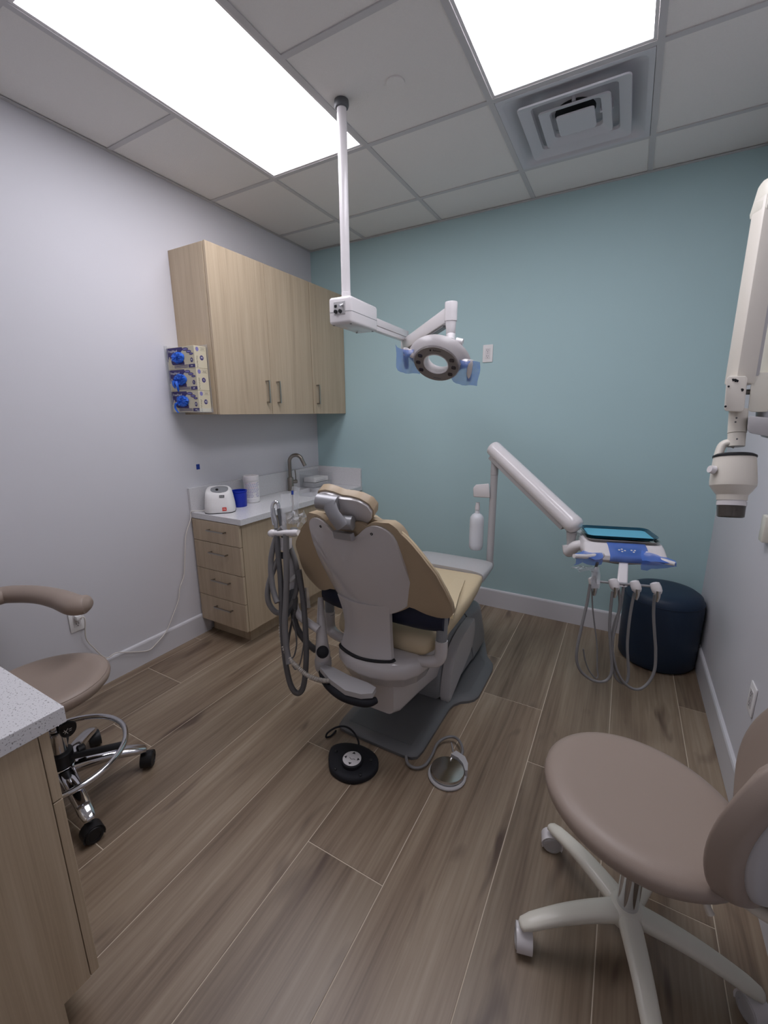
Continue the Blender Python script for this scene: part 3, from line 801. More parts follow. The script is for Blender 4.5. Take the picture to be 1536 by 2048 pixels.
obj('spoon_guard', b, M['paper'], asst, 60)
for k, (x0, x1) in enumerate(((385, 405), (400, 425), (415, 445))):
    b = new(); sheet(b, [[zp(x0 - 15, 960, 1.90 + 0.004 * k), zp(x1 - 15, 955, 1.90 + 0.004 * k)], [zp(x0 - 5, 1060, 1.895), zp(x1 - 4, 1060, 1.9)], [zp(x0 + 5, 1135 + 3 * k, 1.89), zp(x1 + 6, 1138, 1.9)]])
    bmesh.ops.solidify(b, geom=b.faces[:], thickness=0.002)
    obj('plastic_strip', b, M['clear'], asst, 60)
hoses = [
    ('suction_hose', [(205, 425), (165, 470), (128, 560), (100, 690), (98, 820), (112, 950), (135, 1040), (155, 1092)], 0.0125, 'hose', -0.03),
    ('suction_hose', [(170, 690), (120, 800), (78, 930), (68, 1040), (92, 1120), (150, 1180), (215, 1165), (280, 1100), (322, 980), (335, 860), (315, 730), (270, 600), (238, 520)], 0.0125, 'hose', 0.0),
    ('suction_hose', [(150, 500), (160, 640), (180, 850), (190, 1050), (195, 1250), (208, 1450), (230, 1640), (265, 1800), (305, 1880), (350, 1895), (385, 1840), (405, 1700), (412, 1500), (400, 1250), (375, 1000), (345, 800)], 0.0125, 'hose2', -0.02),
    ('suction_hose', [(232, 480), (234, 700), (236, 900), (230, 1100), (222, 1280), (232, 1460), (250, 1580), (258, 1640)], 0.0135, 'hose', -0.045),
    ('supply_hose', [(310, 1050), (302, 1200), (325, 1310), (380, 1400), (440, 1470), (500, 1515)], 0.015, 'hose2', 0.03),
    ('air_line', [(405, 960), (412, 1150), (400, 1350), (380, 1520), (350, 1650), (315, 1685), (290, 1650)], 0.0032, 'hose', -0.01),
    ('air_line', [(290, 1240), (318, 1360), (325, 1470), (305, 1560), (280, 1592)], 0.0035, 'hose', 0.0),
    ('air_line', [(310, 1150), (270, 1330), (250, 1480), (258, 1600)], 0.005, 'hose2', 0.01),
]
for nm, pts, r, m, dt in hoses:
    n = len(pts)
    P = [zp(x, y, TA + dt + 0.03 * math.sin(3.0 * i / n)) for i, (x, y) in enumerate(pts)]
    obj(nm, tubeo(P, r, 12, 8), M[m], asst, 60)
# ribbed hose to the chair
P = spline([zp(208, 1200, 1.9), zp(185, 1330, 1.9), zp(210, 1480, 1.88), zp(275, 1605, 1.85), zp(340, 1670, 1.83), zp(410, 1730, 1.82), zp(490, 1768, 1.81), zp(560, 1785, 1.80), zp(620, 1788, 1.79)], 20)
b = new(); rr = [0.0085 + 0.0025 * math.sin(i * 1.9) for i in range(len(P))]
tube(b, P, rr, 10, smooth=False)
obj('ribbed_hose', b, M['ribbed'], asst, 60, 'ribbed off-white hose')
# metal tipped suction handpiece in its holder, with hooked top
obj('suction_tip', tubeo([zp(125, 400), zp(112, 320), zp(108, 250), zp(118, 208), zp(140, 195), zp(160, 212), zp(168, 260)], 0.0075, 14, 6), M['chrome'], asst, 60, 'chrome hooked suction handpiece')
obj('handpiece_body', tubeo([zp(170, 255), zp(178, 310), zp(185, 360), zp(190, 410)], [0.010, 0.011, 0.009], 14, 4), M['dgrey'], asst, 60)
obj('handpiece_body', tubeo([zp(115, 250), zp(120, 310), zp(136, 370), zp(145, 430)], [0.008, 0.010, 0.012, 0.008], 14, 4), M['alu'], asst, 60)
obj('handpiece_body', tubeo([zp(205, 300), zp(212, 360), zp(215, 420), zp(222, 480)], [0.010, 0.012, 0.009], 14, 4), M['lgrey'], asst, 60)
for q in ((145, 440), (215, 440), (300, 430)):
    c = zp(*q)
    obj('holder_cup', latheo([(0.014, -0.02), (0.018, -0.012), (0.018, 0.012), (0.014, 0.016)], c + V(0, 0, -0.015), (0.1, 0, 1), 18), M['alu'], asst, 40)
def film(pts_rows, name, m, parent, wob=0.006, thick=0.0006, seed=1):
    rnd = random.Random(seed); rows = []
    for r in pts_rows:
        rows.append([p + V(rnd.uniform(-wob, wob), rnd.uniform(-wob, wob), rnd.uniform(-wob, wob)) for p in r])
    b = new(); sheet(b, rows); bmesh.ops.solidify(b, geom=b.faces[:], thickness=thick)
    return obj(name, b, m, parent, 25)
film([[zp(x, y, TA - 0.02 + 0.01 * ((x // 10) % 3)) for x in (180 + s, 205 + s, 235 + s, 268 + s)] for y, s in ((118, 5), (190, 5), (260, 8), (330, 12), (395, 18))], 'clear_sleeve', M['clear'], asst, 0.004, seed=3)
film([[zp(x, y, TA + 0.0 + 0.01 * ((x // 10) % 3)) for x in (280, 300, 325, 347)] for y in (62, 120, 190, 260, 320, 380)], 'clear_sleeve', M['clear'], asst, 0.004, seed=5)
film([[zp(lerp(250, 400, i / 7), lerp(285, 400, j / 5) - 14 * math.sin(i), TA - 0.03 + 0.02 * ((i + j) % 3)) for i in range(8)] for j in range(6)], 'clear_sleeve', M['clear'], asst, 0.007, seed=8)
obj('sleeve_marker', tubeo([zp(287, 95, TA - 0.01), zp(289, 130, TA - 0.01)], 0.005, 8, 2), M['tape'], asst, 60, 'blue marker on a clear sleeve')
obj('saliva_straw', tubeo([zp(290, 100, TA - 0.005), zp(293, 200, TA - 0.005), zp(290, 300, TA - 0.005), zp(300, 400, TA - 0.01)], 0.0025, 8, 3), M['lgrey'], asst, 60)

# ================================================================ FOOT CONTROLS
ped = [at_z(*q, 0.0) for q in ((657, 1545), (655, 1515), (664, 1497), (690, 1491), (722, 1496), (748, 1510), (759, 1525), (758, 1545), (742, 1562), (715, 1572), (690, 1570), (670, 1560))]
ped = spline(ped, 3, True)
cpx = sum(ped, Vector()) / len(ped)
fp = thing('foot_control', 'black foot control with a white arrow disc', 'foot pedal', (cpx.x, cpx.y, 0))
b = new(); loft(b, [[cpx + (p - cpx) * k + V(0, 0, z) for p in ped] for z, k in ((0.001, 0.93), (0.006, 0.95), (0.016, 0.95), (0.022, 0.93), (0.027, 0.86), (0.028, 0.7))])
obj('body', b, M['blackrub'], fp, 50)
dc = at_z(704, 1518, 0.045); dc.z = 0
obj('disc_rim', latheo([(0.044, 0.026), (0.045, 0.035), (0.044, 0.043), (0.040, 0.046)], dc), M['blackrub'], fp, 40)
d = obj('arrow_disc', latheo([(0.039, 0.0465), (0.039, 0.0485), (0.037, 0.0495), (0.001, 0.0497)], dc), M['white'], fp, 40)
ax_f = (dc - V(CAM_LOC.x, CAM_LOC.y, 0)).normalized(); ax_r = V(ax_f.y, -ax_f.x, 0)
rotd = axes(dc + V(0, 0, 0.0498), ax_r, ax_f)
for k in range(4):
    m4 = rotd @ Matrix.Rotation(math.radians(90 * k - 20), 4, 'Z')
    obj('arrow_mark', prismo([(0.024, -0.0075), (0.034, 0.0), (0.024, 0.0075)], 0, 0.0004, m4), M['inkb'], d, 0)
b = new()
for a, c in (((-0.010, 0.006), (-0.004, -0.006)), ((-0.004, -0.006), (0.008, -0.006)), ((0.008, -0.006), (0.013, -0.011))):
    pa, pc = Vector(a + (0,)), Vector(c + (0,)); n_ = (pc - pa).normalized(); n_ = Vector((-n_.y, n_.x, 0)) * 0.0009
    prism(b, [tuple((pa + n_)[:2]), tuple((pc + n_)[:2]), tuple((pc - n_)[:2]), tuple((pa - n_)[:2])], 0, 0.0004, rotd)
obj('chair_mark', b, M['inkb'], d, 0)
for u, v in ((672, 1503), (671, 1538), (721, 1550), (742, 1521)):
    q = at_z(u, v, 0.028)
    obj('stud', latheo([(0.006, -0.002), (0.0065, 0.003), (0.004, 0.005), (0.001, 0.0053)], q), M['black'], fp, 40)
cord = [at_z(718, 1497, 0.02), at_z(716, 1480, 0.03), at_z(705, 1462, 0.04), at_z(690, 1453, 0.05), at_z(672, 1455, 0.05), at_z(656, 1465, 0.03), at_z(652, 1474, 0.01), at_z(660, 1473, 0.006), at_z(667, 1467, 0.006), at_z(672, 1461, 0.008)]
obj('cable', tubeo(cord, 0.0042, 10, 6), M['blackrub'], fp, 60)
q0 = at_z(897, 1538, 0.0)
rh = thing('rheostat_pedal', 'round polished steel foot pedal with a grey hose', 'foot pedal', (q0.x, q0.y, 0))
b = new(); dcen = at_z(895, 1538, 0.03); P = [V(dcen.x + 0.082 * math.cos(a), dcen.y + 0.082 * math.sin(a) - 0.004, 0) for a in [2 * math.pi * i / 10 for i in range(10)]]
P = spline(P, 4, True); cc = sum(P, Vector()) / len(P)
loft(b, [[cc + (p - cc) * k + V(0, 0, z) for p in P] for z, k in ((0.001, 0.94), (0.008, 0.96), (0.012, 0.92))])
obj('base', b, M['lgrey'], rh, 45)
dcen = at_z(895, 1538, 0.03); dcen.z = 0
obj('pedal_disc', latheo([(0.055, 0.010), (0.068, 0.014), (0.070, 0.022), (0.067, 0.030), (0.001, 0.0325)], dcen, seg=48), M['mirror'], rh, 30, 'polished steel disc')
b = new(); P2 = [at_z(*q, 0.03) for q in ((902, 1511), (912, 1504), (930, 1516), (936, 1530), (935, 1544), (930, 1544), (926, 1530), (916, 1518))]
loft(b, [[p + V(0, 0, z) for p in P2] for z in (-0.028, 0.006, 0.008)])
obj('bracket', b, M['lgrey'], rh, 40)
h0 = at_z(906, 1503, 0.035)
obj('toggle', tubeo([h0, h0 + V(-0.006, 0.004, 0.02), h0 + V(-0.012, 0.008, 0.036)], [0.006, 0.004, 0.003], 10, 3), M['chrome'], rh, 50)
P = [at_z(812, 1512, 0.02), at_z(816, 1528, 0.012), at_z(832, 1536, 0.012), at_z(850, 1530, 0.013), at_z(864, 1510, 0.016), at_z(874, 1488, 0.02), at_z(890, 1476, 0.026), at_z(908, 1474, 0.03), at_z(920, 1484, 0.034), at_z(925, 1500, 0.034), at_z(923, 1510, 0.03)]
obj('hose', tubeo(P, 0.0062, 12, 6), M['hose'], rh, 60)
# ================================================================ CEILING-MOUNTED OPERATING LIGHT
PX, PY = 1.207, -1.292
lamp = thing('operating_light', 'white dental operating light hanging from a ceiling pole', 'dental light', (PX, PY, 1.84))
obj('ceiling_collar', latheo([(0.030, 0.0), (0.031, -0.018), (0.027, -0.026), (0.022, -0.028)], (PX, PY, H + 0.003)), M['dgrey'], lamp, 35)
obj('pole', latheo([(0.0205, 2.73), (0.0205, 2.0), (0.0215, 1.999), (0.0215, 1.955)], (PX, PY, 0)), M['white'], lamp, 35)
ad = V(-0.05, 1.0, 0).normalized(); ar = V(ad.y, -ad.x, 0)          # arm direction, right of it
bxf = axes((PX, PY, 1.903), ar, ad)
body = new()
box(body, (-0.060, -0.060, -0.046), (0.060, 0.20, 0.070), 0.014, 3, bxf)
cb = obj('control_box', body, M['white'], lamp, 40)
obj('case_seam', loft(new(), [[bxf @ V(x, y, z) for x, y in rrect(0.1215, 0.2615, 0.0145, 4, 0, 0.07)] for z in (0.0045, 0.0062)]), M['grey'], cb, 0)
cp = obj('switch_panel', boxo((-0.030, -0.0625, -0.006), (0.030, -0.0602, 0.048), 0.001, 1, bxf), M['lgrey'], cb, 0)
for x, z, r in ((-0.018, -0.006, 0.0085), (0.006, -0.006, 0.0085)):
    obj('fuse_cap', cylo(bxf @ V(x, -0.062, z + 0.012), bxf @ V(x, -0.071, z + 0.012), r, r * 0.9, 16), M['black'], cb, 40)
obj('toggle_switch', cylo(bxf @ V(0.018, -0.062, 0.034), bxf @ V(0.012, -0.080, 0.024), 0.005, 0.006, 12), M['chrome'], cb, 40)
obj('plug_socket', boxo((-0.026, -0.066, 0.024), (-0.012, -0.062, 0.036), 0.002, 1, bxf), M['black'], cb, 0)
for x, y in ((-0.045, -0.04), (0.045, -0.04), (0.045, 0.17), (-0.045, 0.17)):
    obj('screw', cylo(bxf @ V(x, y, -0.0455), bxf @ V(x, y, -0.0475), 0.005, seg=10), M['dgrey'], cb, 40)
# horizontal arm
J = V(PX, PY, 1.903) + ad * 0.665
b = new()
box(b, (-0.019, 0.195, 0.0), (0.019, 0.665, 0.036), 0.003, 2, bxf)
box(b, (-0.015, 0.195, -0.024), (0.015, 0.655, 0.0), 0.003, 2, bxf)
obj('horizontal_arm', b, M['white'], lamp, 40)
E_ = at_depth(902, 628, 1.93)
obj('arm_joint', cylo(J + V(0, 0.01, 0.034), J + V(0, 0.01, -0.062), 0.021, seg=20), M['lgrey'], lamp, 40)
J2 = J + V(0, 0.01, -0.045)
d2 = (E_ - J2); L2 = d2.length; d2.normalize(); s2 = d2.cross(V(0, 0, 1)).normalized(); u2 = s2.cross(d2).normalized()
b = new(); box(b, (-0.022, -0.02, -0.034), (0.022, L2 - 0.01, 0.032), 0.006, 2, axes(J2, s2, d2, u2))
obj('spring_arm', b, M['white'], lamp, 40)
b = new(); box(b, (-0.014, 0.04, -0.044), (0.014, L2 - 0.06, -0.034), 0.002, 1, axes(J2, s2, d2, u2))
obj('spring_arm_cover', b, M['grey'], lamp, 40)
b = new(); tube(b, [E_ + V(0, 0, 0.046), E_ + V(0, 0, 0.044), E_ + V(0, 0, -0.03)], [0.026, 0.029, 0.028], 20, 2)
obj('arm_elbow', b, M['white'], lamp, 40)
# lamp head frame
LC = at_depth(872, 728, 1.90)
tgt = V(1.62, -1.95, 1.18)
n = (tgt - LC).normalized()
lx = V(0.975, 0.13, -0.18); lx = (lx - n * lx.dot(n)).normalized(); ly = n.cross(lx).normalized()
if ly.z < 0: ly = -ly
lf = axes(LC, lx, ly, n)     # local z points out of the lit face
neck = [E_ + V(0, 0, -0.028), E_ + V(0.001, 0.0, -0.06), E_ + V(0.0, 0.004, -0.095), lf @ V(0.045, 0.075, -0.055)]
obj('neck', tubeo(neck, [0.026, 0.022, 0.022, 0.024], 18, 6), M['white'], lamp, 50)
q = lf @ V(0.07, 0.085, -0.06)
obj('neck_knob', cylo(q, q + lx * 0.03, 0.017, 0.014, 18), M['white'], lamp, 40)
def el(rx, ry, z, cy=0.0, nn=40): return [lf @ V(rx * math.cos(2 * math.pi * i / nn), cy + ry * math.sin(2 * math.pi * i / nn), z) for i in range(nn)]
# ring-shaped housing with an oval hole
b = new(); loft(b, [el(0.105, 0.082, 0.0), el(0.109, 0.086, -0.012), el(0.105, 0.085, -0.045, 0.004), el(0.085, 0.068, -0.058, 0.004), el(0.055, 0.043, -0.056), el(0.052, 0.040, -0.03), el(0.054, 0.042, 0.001), el(0.058, 0.046, 0.003), el(0.060, 0.048, 0.0)], loop=True)
obj('lamp_housing', b, M['white'], lamp, 40)
b = new(); loft(b, [el(0.1045, 0.0815, 0.0005), el(0.102, 0.079, 0.004), el(0.062, 0.050, 0.004), el(0.0605, 0.0485, 0.0005)], loop=True)
fc = obj('lamp_face', b, M['lampface'], lamp, 40)
for a in (152, 182, 214, 28, -2, -34):
    a = math.radians(a); cx_, cy_ = 0.083 * math.cos(a), 0.066 * math.sin(a)
    pts = [(cx_ + x, cy_ + y) for x, y in rrect(0.022, 0.016, 0.006, 4)]
    obj('lens', prismo(pts, 0.004, 0.0065, lf, 0.001, 1), M['lens'], fc, 40)
obj('maker_name', text_bm('Belmont', 0.0105, lf @ Matrix.Translation((0.004, 0.0645, 0.0045)) @ (Matrix.Identity(4) if lx.cross(ly).dot(n) > 0 else Matrix.Scale(-1, 4, (1, 0, 0)))), M['inkb'], fc, 0)
obj('maker_mark', prismo(rrect(0.007, 0.007, 0.001, 2, -0.026, 0.063), 0.004, 0.005, lf), M['inkb'], fc, 0)
obj('lower_label', prismo(rrect(0.036, 0.004, 0.001, 2, 0.008, -0.066), 0.004, 0.005, lf), M['dgrey'], fc, 0)
# white cowl: crescent shell over the top
rows = []
for i in range(25):
    a = math.radians(lerp(-12, 192, i / 24)); k = math.sin(math.pi * i / 24) ** 0.6
    ca, sa = math.cos(a), math.sin(a)
    rows.append([lf @ V(rx * ca, ry * sa + 0.004, z) for rx, ry, z in ((0.106, 0.083, 0.001), (0.113, 0.083 + 0.014 * k, -0.008), (0.128, 0.080 + 0.024 * k, -0.02), (0.142, 0.080 + 0.030 * k, -0.032), (0.147, 0.080 + 0.031 * k, -0.042), (0.137, 0.072 + 0.028 * k, -0.046), (0.10, 0.060 + 0.016 * k, -0.050))])
b = new(); sheet(b, rows); bmesh.ops.solidify(b, geom=b.faces[:], thickness=0.004)
obj('lamp_cowl', b, M['white'], lamp, 50)
# handles wrapped in blue film
for s in (-1, 1):
    hc = lf @ V(s * 0.150, -0.012 + (0.01 if s < 0 else 0.0), -0.02)
    hh = obj('handle', tubeo([hc + ly * 0.046, hc + ly * 0.03 + n * 0.006, hc - ly * 0.01 + n * 0.008, hc - ly * 0.052 + n * 0.002], [0.012, 0.014, 0.013, 0.010], 14, 5), M['white'], lamp, 50)
    obj('handle_stem', cylo(hc + ly * 0.022, lf @ V(s * 0.10, 0.016, -0.025), 0.018, 0.02, 16), M['white'], lamp, 40)
    b = new(); rows = []
    for j in range(7):
        v = lerp(0.052, -0.066, j / 6); row = []
        for i in range(9):
            u = lerp(-0.060, 0.062, i / 8)
            zz = 0.022 - 0.030 * (abs(u) / 0.06) ** 1.6 + 0.004 * math.sin(i * 1.7 + j)
            row.append(hc + lx * (u + 0.004 * math.sin(j * 0.9) + (0.004 if s < 0 else -0.022)) + ly * (v - 0.012 * (i / 8 if s > 0 else i / 10) - 0.004 * math.sin(i * 0.9)) + n * zz)
        rows.append(row)
    sheet(b, rows); bmesh.ops.solidify(b, geom=b.faces[:], thickness=0.0008)
    obj('barrier_film', b, M['bluefilm'], lamp, 60, 'translucent blue film over a light handle')
# ================================================================ DELIVERY UNIT
du = thing('delivery_unit', 'white dental delivery unit with handpiece hoses on a swing arm', 'dental unit', (1.735, -0.56, 0.34))
PXd, PYd = 1.738, -0.555
ptop = 1.205
obj('post', latheo([(0.021, 0.535), (0.021, 1.10), (0.0225, 1.101), (0.0225, ptop)], (PXd, PYd, 0), seg=24), M['lgrey'], du, 35)
obj('post_mount', tubeo([V(PXd, PYd, 0.56), V(PXd, PYd + 0.003, 0.525), V(PXd - 0.035, PYd + 0.02, 0.495), V(1.63, -0.528, 0.45), V(1.59, -0.526, 0.36), V(1.585, -0.526, 0.031)], [0.022, 0.024, 0.024, 0.026, 0.026], 16, 6), M['lgrey'], du, 50)
br = at_y(963, 983, PYd)
b = new(); loft(b, [[at_y(*q, PYd + dy) for q in ((946, 976), (952, 969), (978, 967), (980, 996), (947, 994))] for dy in (-0.03, 0.03)])
obj('bottle_bracket', bev_rim(b, 0.006, 2, 30), M['white'], du, 40)
bc_ = at_y(953, 1060, PYd)
bt = obj('water_bottle', latheo([(0.012, 0.155), (0.013, 0.125), (0.016, 0.108), (0.030, 0.098), (0.041, 0.082), (0.0435, 0.06), (0.0435, 0.03), (0.0425, 0.02), (0.0435, 0.01), (0.0435, -0.09), (0.041, -0.112), (0.034, -0.124), (0.030, -0.118), (0.001, -0.112)], bc_, seg=28), M['milky'], du, 40, 'milky white water bottle')
obj('bottle_neck', latheo([(0.015, 0.13), (0.015, 0.152), (0.012, 0.165), (0.012, 0.175)], bc_, seg=18), M['white'], bt, 40)
A0 = V(PXd - 0.005, PYd, 1.235); A1 = at_depth(1136, 1044, 2.17)
dA = (A1 - A0).normalized(); sA = dA.cross(V(0, 0, 1)).normalized(); uA = sA.cross(dA).normalized()
LA = (A1 - A0).length
af = axes(A0, sA, dA, uA)
b = new(); rs = []
for y, k in ((-0.035, 0.45), (-0.032, 0.8), (-0.025, 0.95), (-0.01, 1.0), (LA + 0.005, 1.02), (LA + 0.010, 1.05), (LA + 0.035, 1.05), (LA + 0.052, 0.9), (LA + 0.06, 0.6), (LA + 0.062, 0.2)):
    rs.append([af @ V(0.045 * k * math.cos(a), y, 0.012 + 0.045 * k * math.sin(a)) for a in [2 * math.pi * i / 28 for i in range(28)]])
obj('flex_arm', loft(b, rs), M['white'], du, 40)
b = new(); box(b, (-0.026, 0.0, -0.048), (0.026, LA + 0.005, -0.024), 0.004, 2, af)
obj('flex_arm_link', b, M['lgrey'], du, 40)
obj('arm_pivot', cylo((PXd, PYd, ptop - 0.005), (PXd - 0.002, PYd, 1.235), 0.028, 0.030, 20), M['white'], du, 40)
# head frame: a to the right along the front edge, bb away from the seat, up
ha = math.radians(15); va = V(math.cos(ha), math.sin(ha), 0); vb = V(-math.sin(ha), math.cos(ha), 0)
HO = V(2.412, -0.752, 0.0)
hf = axes(HO, va, vb)
wrist = A1 + dA * 0.03 + V(0, 0, -0.05)
obj('wrist', tubeo([wrist + V(0, 0, 0.02), wrist + V(0.0, 0, -0.035), wrist + V(0.005, 0, -0.075)], [0.026, 0.019, 0.022], 18, 4), M['lgrey'], du, 50)
b = new(); wl = [wrist + V(-0.028, -0.0, -0.055), wrist + V(-0.02, -0.02, -0.085), hf @ V(-0.17, -0.03, 0.805)]
tube(b, [wrist + V(-0.012, 0, -0.05), wrist + V(0.0, -0.01, -0.085), hf @ V(-0.19, -0.02, 0.806), hf @ V(-0.13, 0.0, 0.812)], [0.030, 0.032, 0.030, 0.028], 16, 6, rb=[0.024, 0.026, 0.026, 0.024])
obj('wrist_bracket', b, M['white'], du, 50)
# body
def hsec(z, w, yf, yb, r=0.03): return [hf @ V(x, y, z) for x, y in rrect(w, yb - yf, r, 5, 0, (yf + yb) / 2)]
b = new(); loft(b, [hsec(0.772, 0.24, -0.12, 0.08), hsec(0.778, 0.31, -0.155, 0.10), hsec(0.795, 0.345, -0.172, 0.115), hsec(0.815, 0.35, -0.170, 0.12), hsec(0.845, 0.345, -0.125, 0.12), hsec(0.855, 0.335, -0.112, 0.115)])
hd = obj('head_body', b, M['white'], du, 40)
b = new(); loft(b, [hsec(0.755, 0.10, -0.10, 0.04), hsec(0.771, 0.22, -0.13, 0.07)])
obj('under_cover', b, M['dgrey'], du, 40)
# keypad and its blue film, on the sloped front
kf = axes(hf @ V(0.012, -0.148, 0.8305), va, (hf @ V(0, -0.125, 0.845) - hf @ V(0, -0.170, 0.815)))
kp = obj('keypad', prismo([(-0.052, 0.022), (0.052, 0.022), (0.050, 0.0), (0.038, -0.014), (-0.038, -0.014), (-0.050, 0.0)], 0.0, 0.003, kf), M['dgrey'], du, 0)
for x, y in ((-0.026, 0.0), (-0.038, 0.008), (-0.014, 0.006), (-0.026, 0.013), (0.014, 0.010), (0.028, 0.010), (0.022, 0.0)):
    obj('key', prismo(ellipse(0.0045, 0.003, 12, x, y), 0.003, 0.0045, kf), M['paper'], kp, 0)
rows = []
for i in range(13):
    u = -0.082 + 0.164 * i / 12
    rows.append([hf @ V(u + 0.012 + o, y, z) for o, y, z in ((-0.002, -0.100, 0.860), (0, -0.124, 0.850), (0.001, -0.1485, 0.8345), (0.002, -0.174, 0.817), (0.002, -0.1755, 0.797), (0.003, -0.166, 0.786))])
b = new(); sheet(b, rows); bmesh.ops.solidify(b, geom=b.faces[:], thickness=0.001)
obj('keypad_film', b, M['bluefilm2'], du, 60, 'blue film over the keypad')
# side handles with blue sleeves
hl = [at_depth(1190, 1112, 1.92), at_depth(1172, 1113, 1.89), at_depth(1148, 1112, 1.86)]
obj('handle', tubeo([at_depth(1204, 1110, 1.95)] + hl, [0.014, 0.013, 0.011, 0.009], 14, 4), M['white'], du, 50)
hr = [at_depth(1292, 1108, 1.92), at_depth(1312, 1118, 1.88), at_depth(1334, 1124, 1.85), at_depth(1350, 1128, 1.83)]
obj('handle', tubeo(hr, [0.014, 0.0125, 0.011, 0.009], 14, 4), M['white'], du, 50)
film([[at_depth(lerp(1150, 1204, i / 6) + 3 * math.sin(j), lerp(1104, 1128, j / 4) + (4 if i < 2 else 0) - 3 * math.sin(i), 1.875 + 0.006 * i + 0.012 * math.cos(j * 1.6)) for i in range(7)] for j in range(5)], 'handle_sleeve', M['bluefilm2'], du, 0.003, seed=11)
film([[at_depth(lerp(1283, 1353, i / 7), lerp(lerp(1101, 1121, i / 7), lerp(1141, 1133, i / 7), j / 4), 1.885 - 0.007 * i + 0.012 * math.cos(j * 1.6)) for i in range(8)] for j in range(5)], 'handle_sleeve', M['bluefilm2'], du, 0.003, seed=12)
# stem, bar and handpiece holders
B0, B1 = V(2.340, -1.048, 0.722), V(2.580, -0.990, 0.722)
Bd = (B1 - B0).normalized()
st0 = hf @ V(0.0, -0.14, 0.775); stm = lerp(B0, B1, 0.46)
sb = axes((0, 0, 0), (1, 0, 0), (0, 1, 0))
b = new(); rs = []
for k in range(7):
    p = lerp(st0 + V(0, 0, 0.02), stm + V(0, 0.006, -0.012), k / 6) + V(0, -0.012 * math.sin(k / 6 * math.pi), 0.0)
    w = lerp(0.022, 0.026, k / 6)
    rs.append([p + Bd * x + V(0, 1, 0) * y for x, y in rrect(2 * w * 0.85, 0.026, 0.008, 3)])
obj('holder_stem', bev_rim(loft(b, rs), 0.003, 2, 60), M['white'], du, 40)
obj('holder_rail', cylo(B0, B1, 0.0055, seg=14), M['alu'], du, 40)
def ze(x, y): return (900 + x * 0.345, 860 + y * 0.345)
for k in (0.0, 0.335, 0.68, 1.0):
    c = lerp(B0, B1, k)
    hk = obj('handpiece_holder', latheo([(0.008, -0.028), (0.019, -0.024), (0.022, -0.006), (0.021, 0.012), (0.014, 0.024), (0.004, 0.028)], c + V(0, -0.012, -0.004), (0.35, -0.2, -0.85), 20, sx=0.8), M['white'], du, 45)
    o = c + V(0.008, -0.03, -0.02)
    obj('holder_clip', tubeo([o + V(0, 0, 0.012), o + V(0.001, -0.003, -0.012), o + V(-0.002, -0.002, -0.034)], [0.009, 0.008, 0.0065], 12, 3), M['mirror'], hk, 50)
TD = 1.87
def dp(x, y, t=TD): u, v = ze(x, y); return at_depth(u, v, t)
dh = [
    ([(812, 895), (795, 1000), (765, 1130), (738, 1260), (735, 1340), (760, 1400), (815, 1445), (870, 1460), (915, 1445), (938, 1390), (932, 1280), (925, 1150), (932, 1030), (942, 935)], 0.0062, 'hose', 0.0),
    ([(822, 905), (826, 1020), (838, 1130), (852, 1250), (853, 1380), (858, 1420), (845, 1440), (810, 1400), (785, 1340), (772, 1270)], 0.0032, 'hose', 0.02),
    ([(1068, 945), (1048, 1050), (1035, 1150), (1028, 1250), (1032, 1350), (1034, 1420), (1020, 1465), (985, 1460), (955, 1420), (945, 1330), (938, 1220), (955, 1120), (990, 1020), (1008, 890)], 0.0062, 'hose', 0.01),
    ([(1186, 955), (1180, 1060), (1186, 1180), (1192, 1280), (1186, 1390), (1150, 1465), (1095, 1503), (1040, 1490), (990, 1440), (955, 1350), (940, 1240), (962, 1130), (985, 1010), (972, 890)], 0.0062, 'hose', 0.0),
    ([(855, 770), (838, 820), (822, 900)], 0.006, 'hose2', 0.03),
]
for pts, r, m, dt in dh:
    P = [dp(x, y, TD + dt + 0.03 * math.sin(math.pi * i / (len(pts) - 1))) for i, (x, y) in enumerate(pts)]
    obj('handpiece_hose', tubeo(P, r, 10, 7), M[m], du, 60)
obj('syringe_handpiece', tubeo([dp(848, 795), dp(842, 830), dp(835, 880), dp(826, 915)], [0.006, 0.011, 0.010, 0.008], 12, 4), M['alu'], du, 50)
film([[dp(lerp(705, 830, i / 5), lerp(lerp(795, 785, i / 5), lerp(800, 830, i / 5), j / 4) + 6 * math.sin(i * 2 + j), TD - 0.02 + 0.012 * ((i + j) % 2)) for i in range(6)] for j in range(5)], 'clear_sleeve', M['clear'], du, 0.006, seed=21)
film([[dp(lerp(815, 870, i / 3), lerp(795, 920, j / 5), TD - 0.02 + 0.01 * ((i + j) % 2)) for i in range(4)] for j in range(6)], 'clear_sleeve', M['clear'], du, 0.004, seed=22)
# trays on the head
def tray(name, z, w, d, m, label, lip=0.012, shift=(0, 0)):
    tr = thing(name, label, 'tray', (HO.x + shift[0], HO.y + shift[1], z))
    sec = lambda ww, zz, r=0.035: [hf @ V(x + shift[0], y + shift[1] + 0.005, zz) for x, y in rrect(ww, ww - w + d, r, 6)]
    b = new(); loft(b, [sec(w - 0.03, z + 0.0015, 0.03), sec(w - 0.026, z, 0.03), sec(w - 0.006, z + lip - 0.002), sec(w, z + lip), sec(w - 0.001, z + lip + 0.002), sec(w - 0.01, z + lip), sec(w - 0.03, z + 0.003, 0.03)])
    obj('tray_body', b, m, tr, 35)
    return tr
tray('instrument_tray', 0.8565, 0.318, 0.205, M['mirror'], 'brushed metal tray under the dark teal tray', 0.013, (0.004, -0.006))
tt = tray('instrument_tray', 0.872, 0.315, 0.20, M['traytl'], 'dark teal tray lined with light blue paper', 0.014, (0, 0.0))
